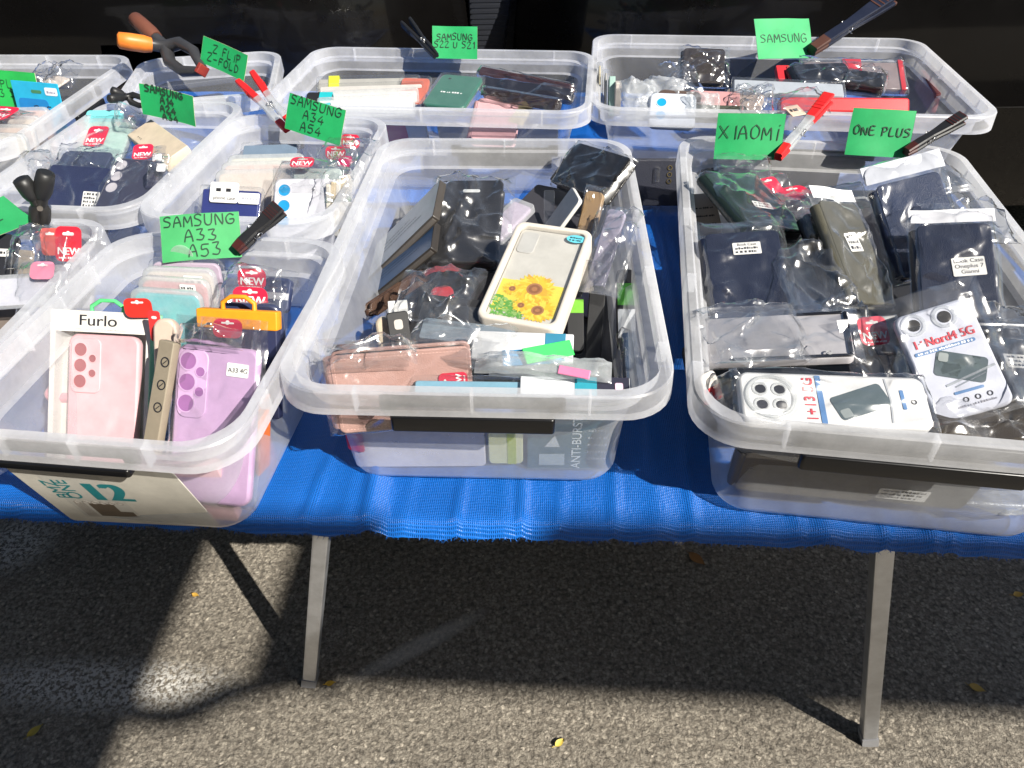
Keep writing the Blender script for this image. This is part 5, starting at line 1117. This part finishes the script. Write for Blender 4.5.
pack('cream rose pack right of the dusty pink pack in the widest box', [(728,88),(766,92),(760,112),(722,108)], (.56,.44,.36), zt=.185, zb=.168, t=.012, bagged=dict(mx=.006, mt=.004, mb=.004, amp=.008))
pack('dark green black pack in front of the dusty pink pack', [(690,104),(750,106),(744,120),(684,118)], (.05,.055,.04), zt=.18, zb=.165, t=.012)
loose_bag('shiny bag standing in front of the cream rose pack', [(742,84),(776,86),(772,116),(738,114)], zt=.205, zb=.18, seed=99, amp=.014)
loose_bag('grey clear bag above the dusty pink pack', [(666,64),(700,58),(690,92),(662,92)], zt=.205, zb=.18, seed=101, amp=.014)
wallet('dark wallet with gold lens rings low behind the front wall of the widest box', [(600,160),(700,160),(698,206),(606,206)], (.02,.022,.035), zt=.10, zb=.02, t=.02, stitch=False)

rt = [q for q in COL.objects if q.get('label', '').startswith('dark wallet with gold')][0]; b = MB()
for k in range(3): b.ring(.032, .045+k*.012, .0006, .003, .0046, mat((.6,.48,.25), .25, 'metal', .1, 1.0), 18)
b.tube([(.010, .045, .002), (.010, .07, .002)], .005, FILM, 8); b.build('lens_rings', rt)
wallet('plain dark wallet low behind the front wall of the widest box', [(704,160),(840,162),(836,200),(706,206)], (.03,.03,.04), zt=.10, zb=.02, t=.02, stitch=False)
pack('maroon pack seen through the right wall of the widest box', [(922,70),(936,96),(930,112),(912,88)], (.22,.05,.05), zt=.15, zb=.11, t=.01)
# almost empty box
pack('dark flat pack lying on the floor of the almost empty box', [(160,72),(240,62),(232,78),(152,88)], (.03,.035,.05), zt=.10, zb=.09, t=.012)

# ================================================================== cards, pegs, clamps

sign('green card with one large word, beside the red tipped peg on the right box', [(719,114),(789,113),(776,161),(713,158)], [('XIAOMi', 0)], zb=.178, size=.022, ymid=.60, seed=1)
sign('green card with two short words, a black peg at its lower right', [(857,108),(921,111),(903,158),(840,154)], [('ONE PLUS', .03)], zb=.178, size=.017, ymid=.56, seed=2)
sign('green card with one pencilled word on the widest box, large navy peg beside it', [(758,20),(815,17),(810,57),(752,61)], [('SAMSUNG', 0)], zb=.182, size=.017, ymid=.5, seed=3)
sign('green card with two lines of small capitals on the wide box', [(428,26),(476,26),(478,59),(437,58)], [('SAMSUNG', 0), ('S22 U S21', 0)], zb=.185, size=.012, ymid=.55, seed=4)
sign('green card tilted in the jaws of the orange clamp', [(203,34),(248,58),(243,79),(198,64)], [('Z FLIP', .05), ('Z-FOLD', 0)], zt=(.258,.232), zb=(.187,.213), asp=None, size=.014, seed=5)
sign('green card with four pencilled lines beside the small black clamp', [(137,84),(192,96),(195,128),(143,114)], [('SAMSUNG', -.05), ('A14', 0), ('A24', 0), ('A34', .02)], zt=(.250,.235), zb=(.184,.200), asp=None, size=.0112, ymid=.48, pen=.0024, seed=11)
sign('green card with three pencilled lines beside the crossed red tipped peg', [(289,91),(347,112),(341,144),(284,130)], [('SAMSUNG', 0), ('A34', 0), ('A54', -.02)], zt=(.255,.235), zb=(.184,.204), asp=None, size=.0145, ymid=.54, seed=7)
sign('large green card with three lines on the rear rim of the narrow box', [(153,219),(232,211),(249,258),(171,262)], [('SAMSUNG', 0), ('A33', .02), ('A53', .06)], zb=.180, asp=.62, c=(.05,.34,.11), size=.0155, ymid=.52, seed=8)
sign('light green card half out of the picture at the rear left', [(-46,66),(33,73)], [('22 PLUS', .1), ('23 S24', .15)], c=GREEN2, size=.014, seed=9, zt=0.215, zb=15, asp=0.065)
sign('dark green card at the left picture edge held by the big black clamp', [(-40,206),(10,196),(27,214),(-6,246)], [('A12', -.2)], zt=(.225,.22), zb=(.20,.19), asp=None, c=(.015,.26,.08), seed=10)
peg('peg with red tips and clear arms beside the one word card on the right box', (778,157), (828,98), .190, .235, 'red', spread=.014, wid=.017, roll=62)
peg('black peg beside the two word card on the right box', (906,152), (962,118), .190, .225, 'blackred', spread=.012, wid=.017, roll=58)
peg('long navy peg standing up from the rear rim of the widest box', (812,50), (893,-4), .195, .26, 'navy', spread=.020, wid=.028, roll=60, thk=.005)
peg('black shiny peg left of the card on the wide box', (436,56), (406,22), .195, .235, 'black', spread=.020, wid=.014, roll=25)
peg('peg with red tips lying across the rear rim of the pale box', (290,128), (246,78), .192, .225, 'red', spread=.030, wid=.012, thk=.0062, roll=10)
peg('black peg clipped to the three line card on the narrow box', (236,250), (280,208), .192, .225, 'blackred', spread=.012, wid=.018, roll=60)
clamp('spring clamp with bright orange handle grips', (202,70), (166,47), (117,40), (134,18), .20, .225, .25, .265, (.035,.035,.038), (.72,.20,.025), grip2=(.14,.05,.03), wid=.024, rad=.0105)
clamp('small black clamp left of the four line green card', (147,104), (128,97), (109,99), (111,90), .195, .205, .215, .222, (.012,.012,.013), (.016,.016,.017), wid=.014, rad=.005, tipc=(.02,.02,.02))
clamp('big black clamp on the rim at the left picture edge', (40,226), (40,206), (20,178), (46,172), .19, .215, .255, .26, (.018,.017,.016), (.014,.014,.014), wid=.02, rad=.0075, tipc=(.02,.02,.02))

# ================================================================== fallen leaves
def leaf(px, py, L, a, c, label):
    p = U(px, py, .003); b = MB(); n = 8; m = card(c, .6); rows_ = []
    for i in range(n+1):
        t_ = i/n; wd = L*.24*math.sin(math.pi*t_**.8)+.0003; x = L*(t_-.5)
        rows_.append([(x, -wd, .002+.004*t_*t_), (x, 0, .0005+.002*t_), (x, wd, .0025+.003*(1-t_))])
    b.rings(rows_, m, False, False, True, closed=False); b.tube([(-L*.5, 0, .001), (-L*.75, .002, .001)], .0006, m, 5)
    tag(b.build('fallen_leaf', None, Matrix.Translation(p) @ Matrix.Rotation(a, 4, 'Z')), label, 'leaf', 'fallen leaves on the asphalt')
leaf(36, 731, .026, R(50), (.42,.33,.05), 'narrow olive yellow leaf in the shade at the lower left')
leaf(331, 684, .018, R(10), (.62,.38,.04), 'small yellow leaf just right of the left table leg foot')
leaf(196, 596, .016, R(-20), (.60,.36,.06), 'tiny yellow leaf on the sunlit patch under the left boxes')
leaf(560, 743, .020, R(35), (.66,.50,.10), 'pale yellow leaf on the sunlit asphalt in the foreground')
leaf(697, 560, .040, R(-50), (.30,.15,.05), 'curled brown leaf in the shade just under the tarp edge')
leaf(977, 689, .026, R(-30), (.45,.30,.06), 'yellow brown leaf in the shade right of the right table leg')
leaf(1018, 595, .022, R(5), (.55,.33,.05), 'orange yellow leaf at the right picture edge')
import sys
if '--log' in sys.argv or True:
    pass
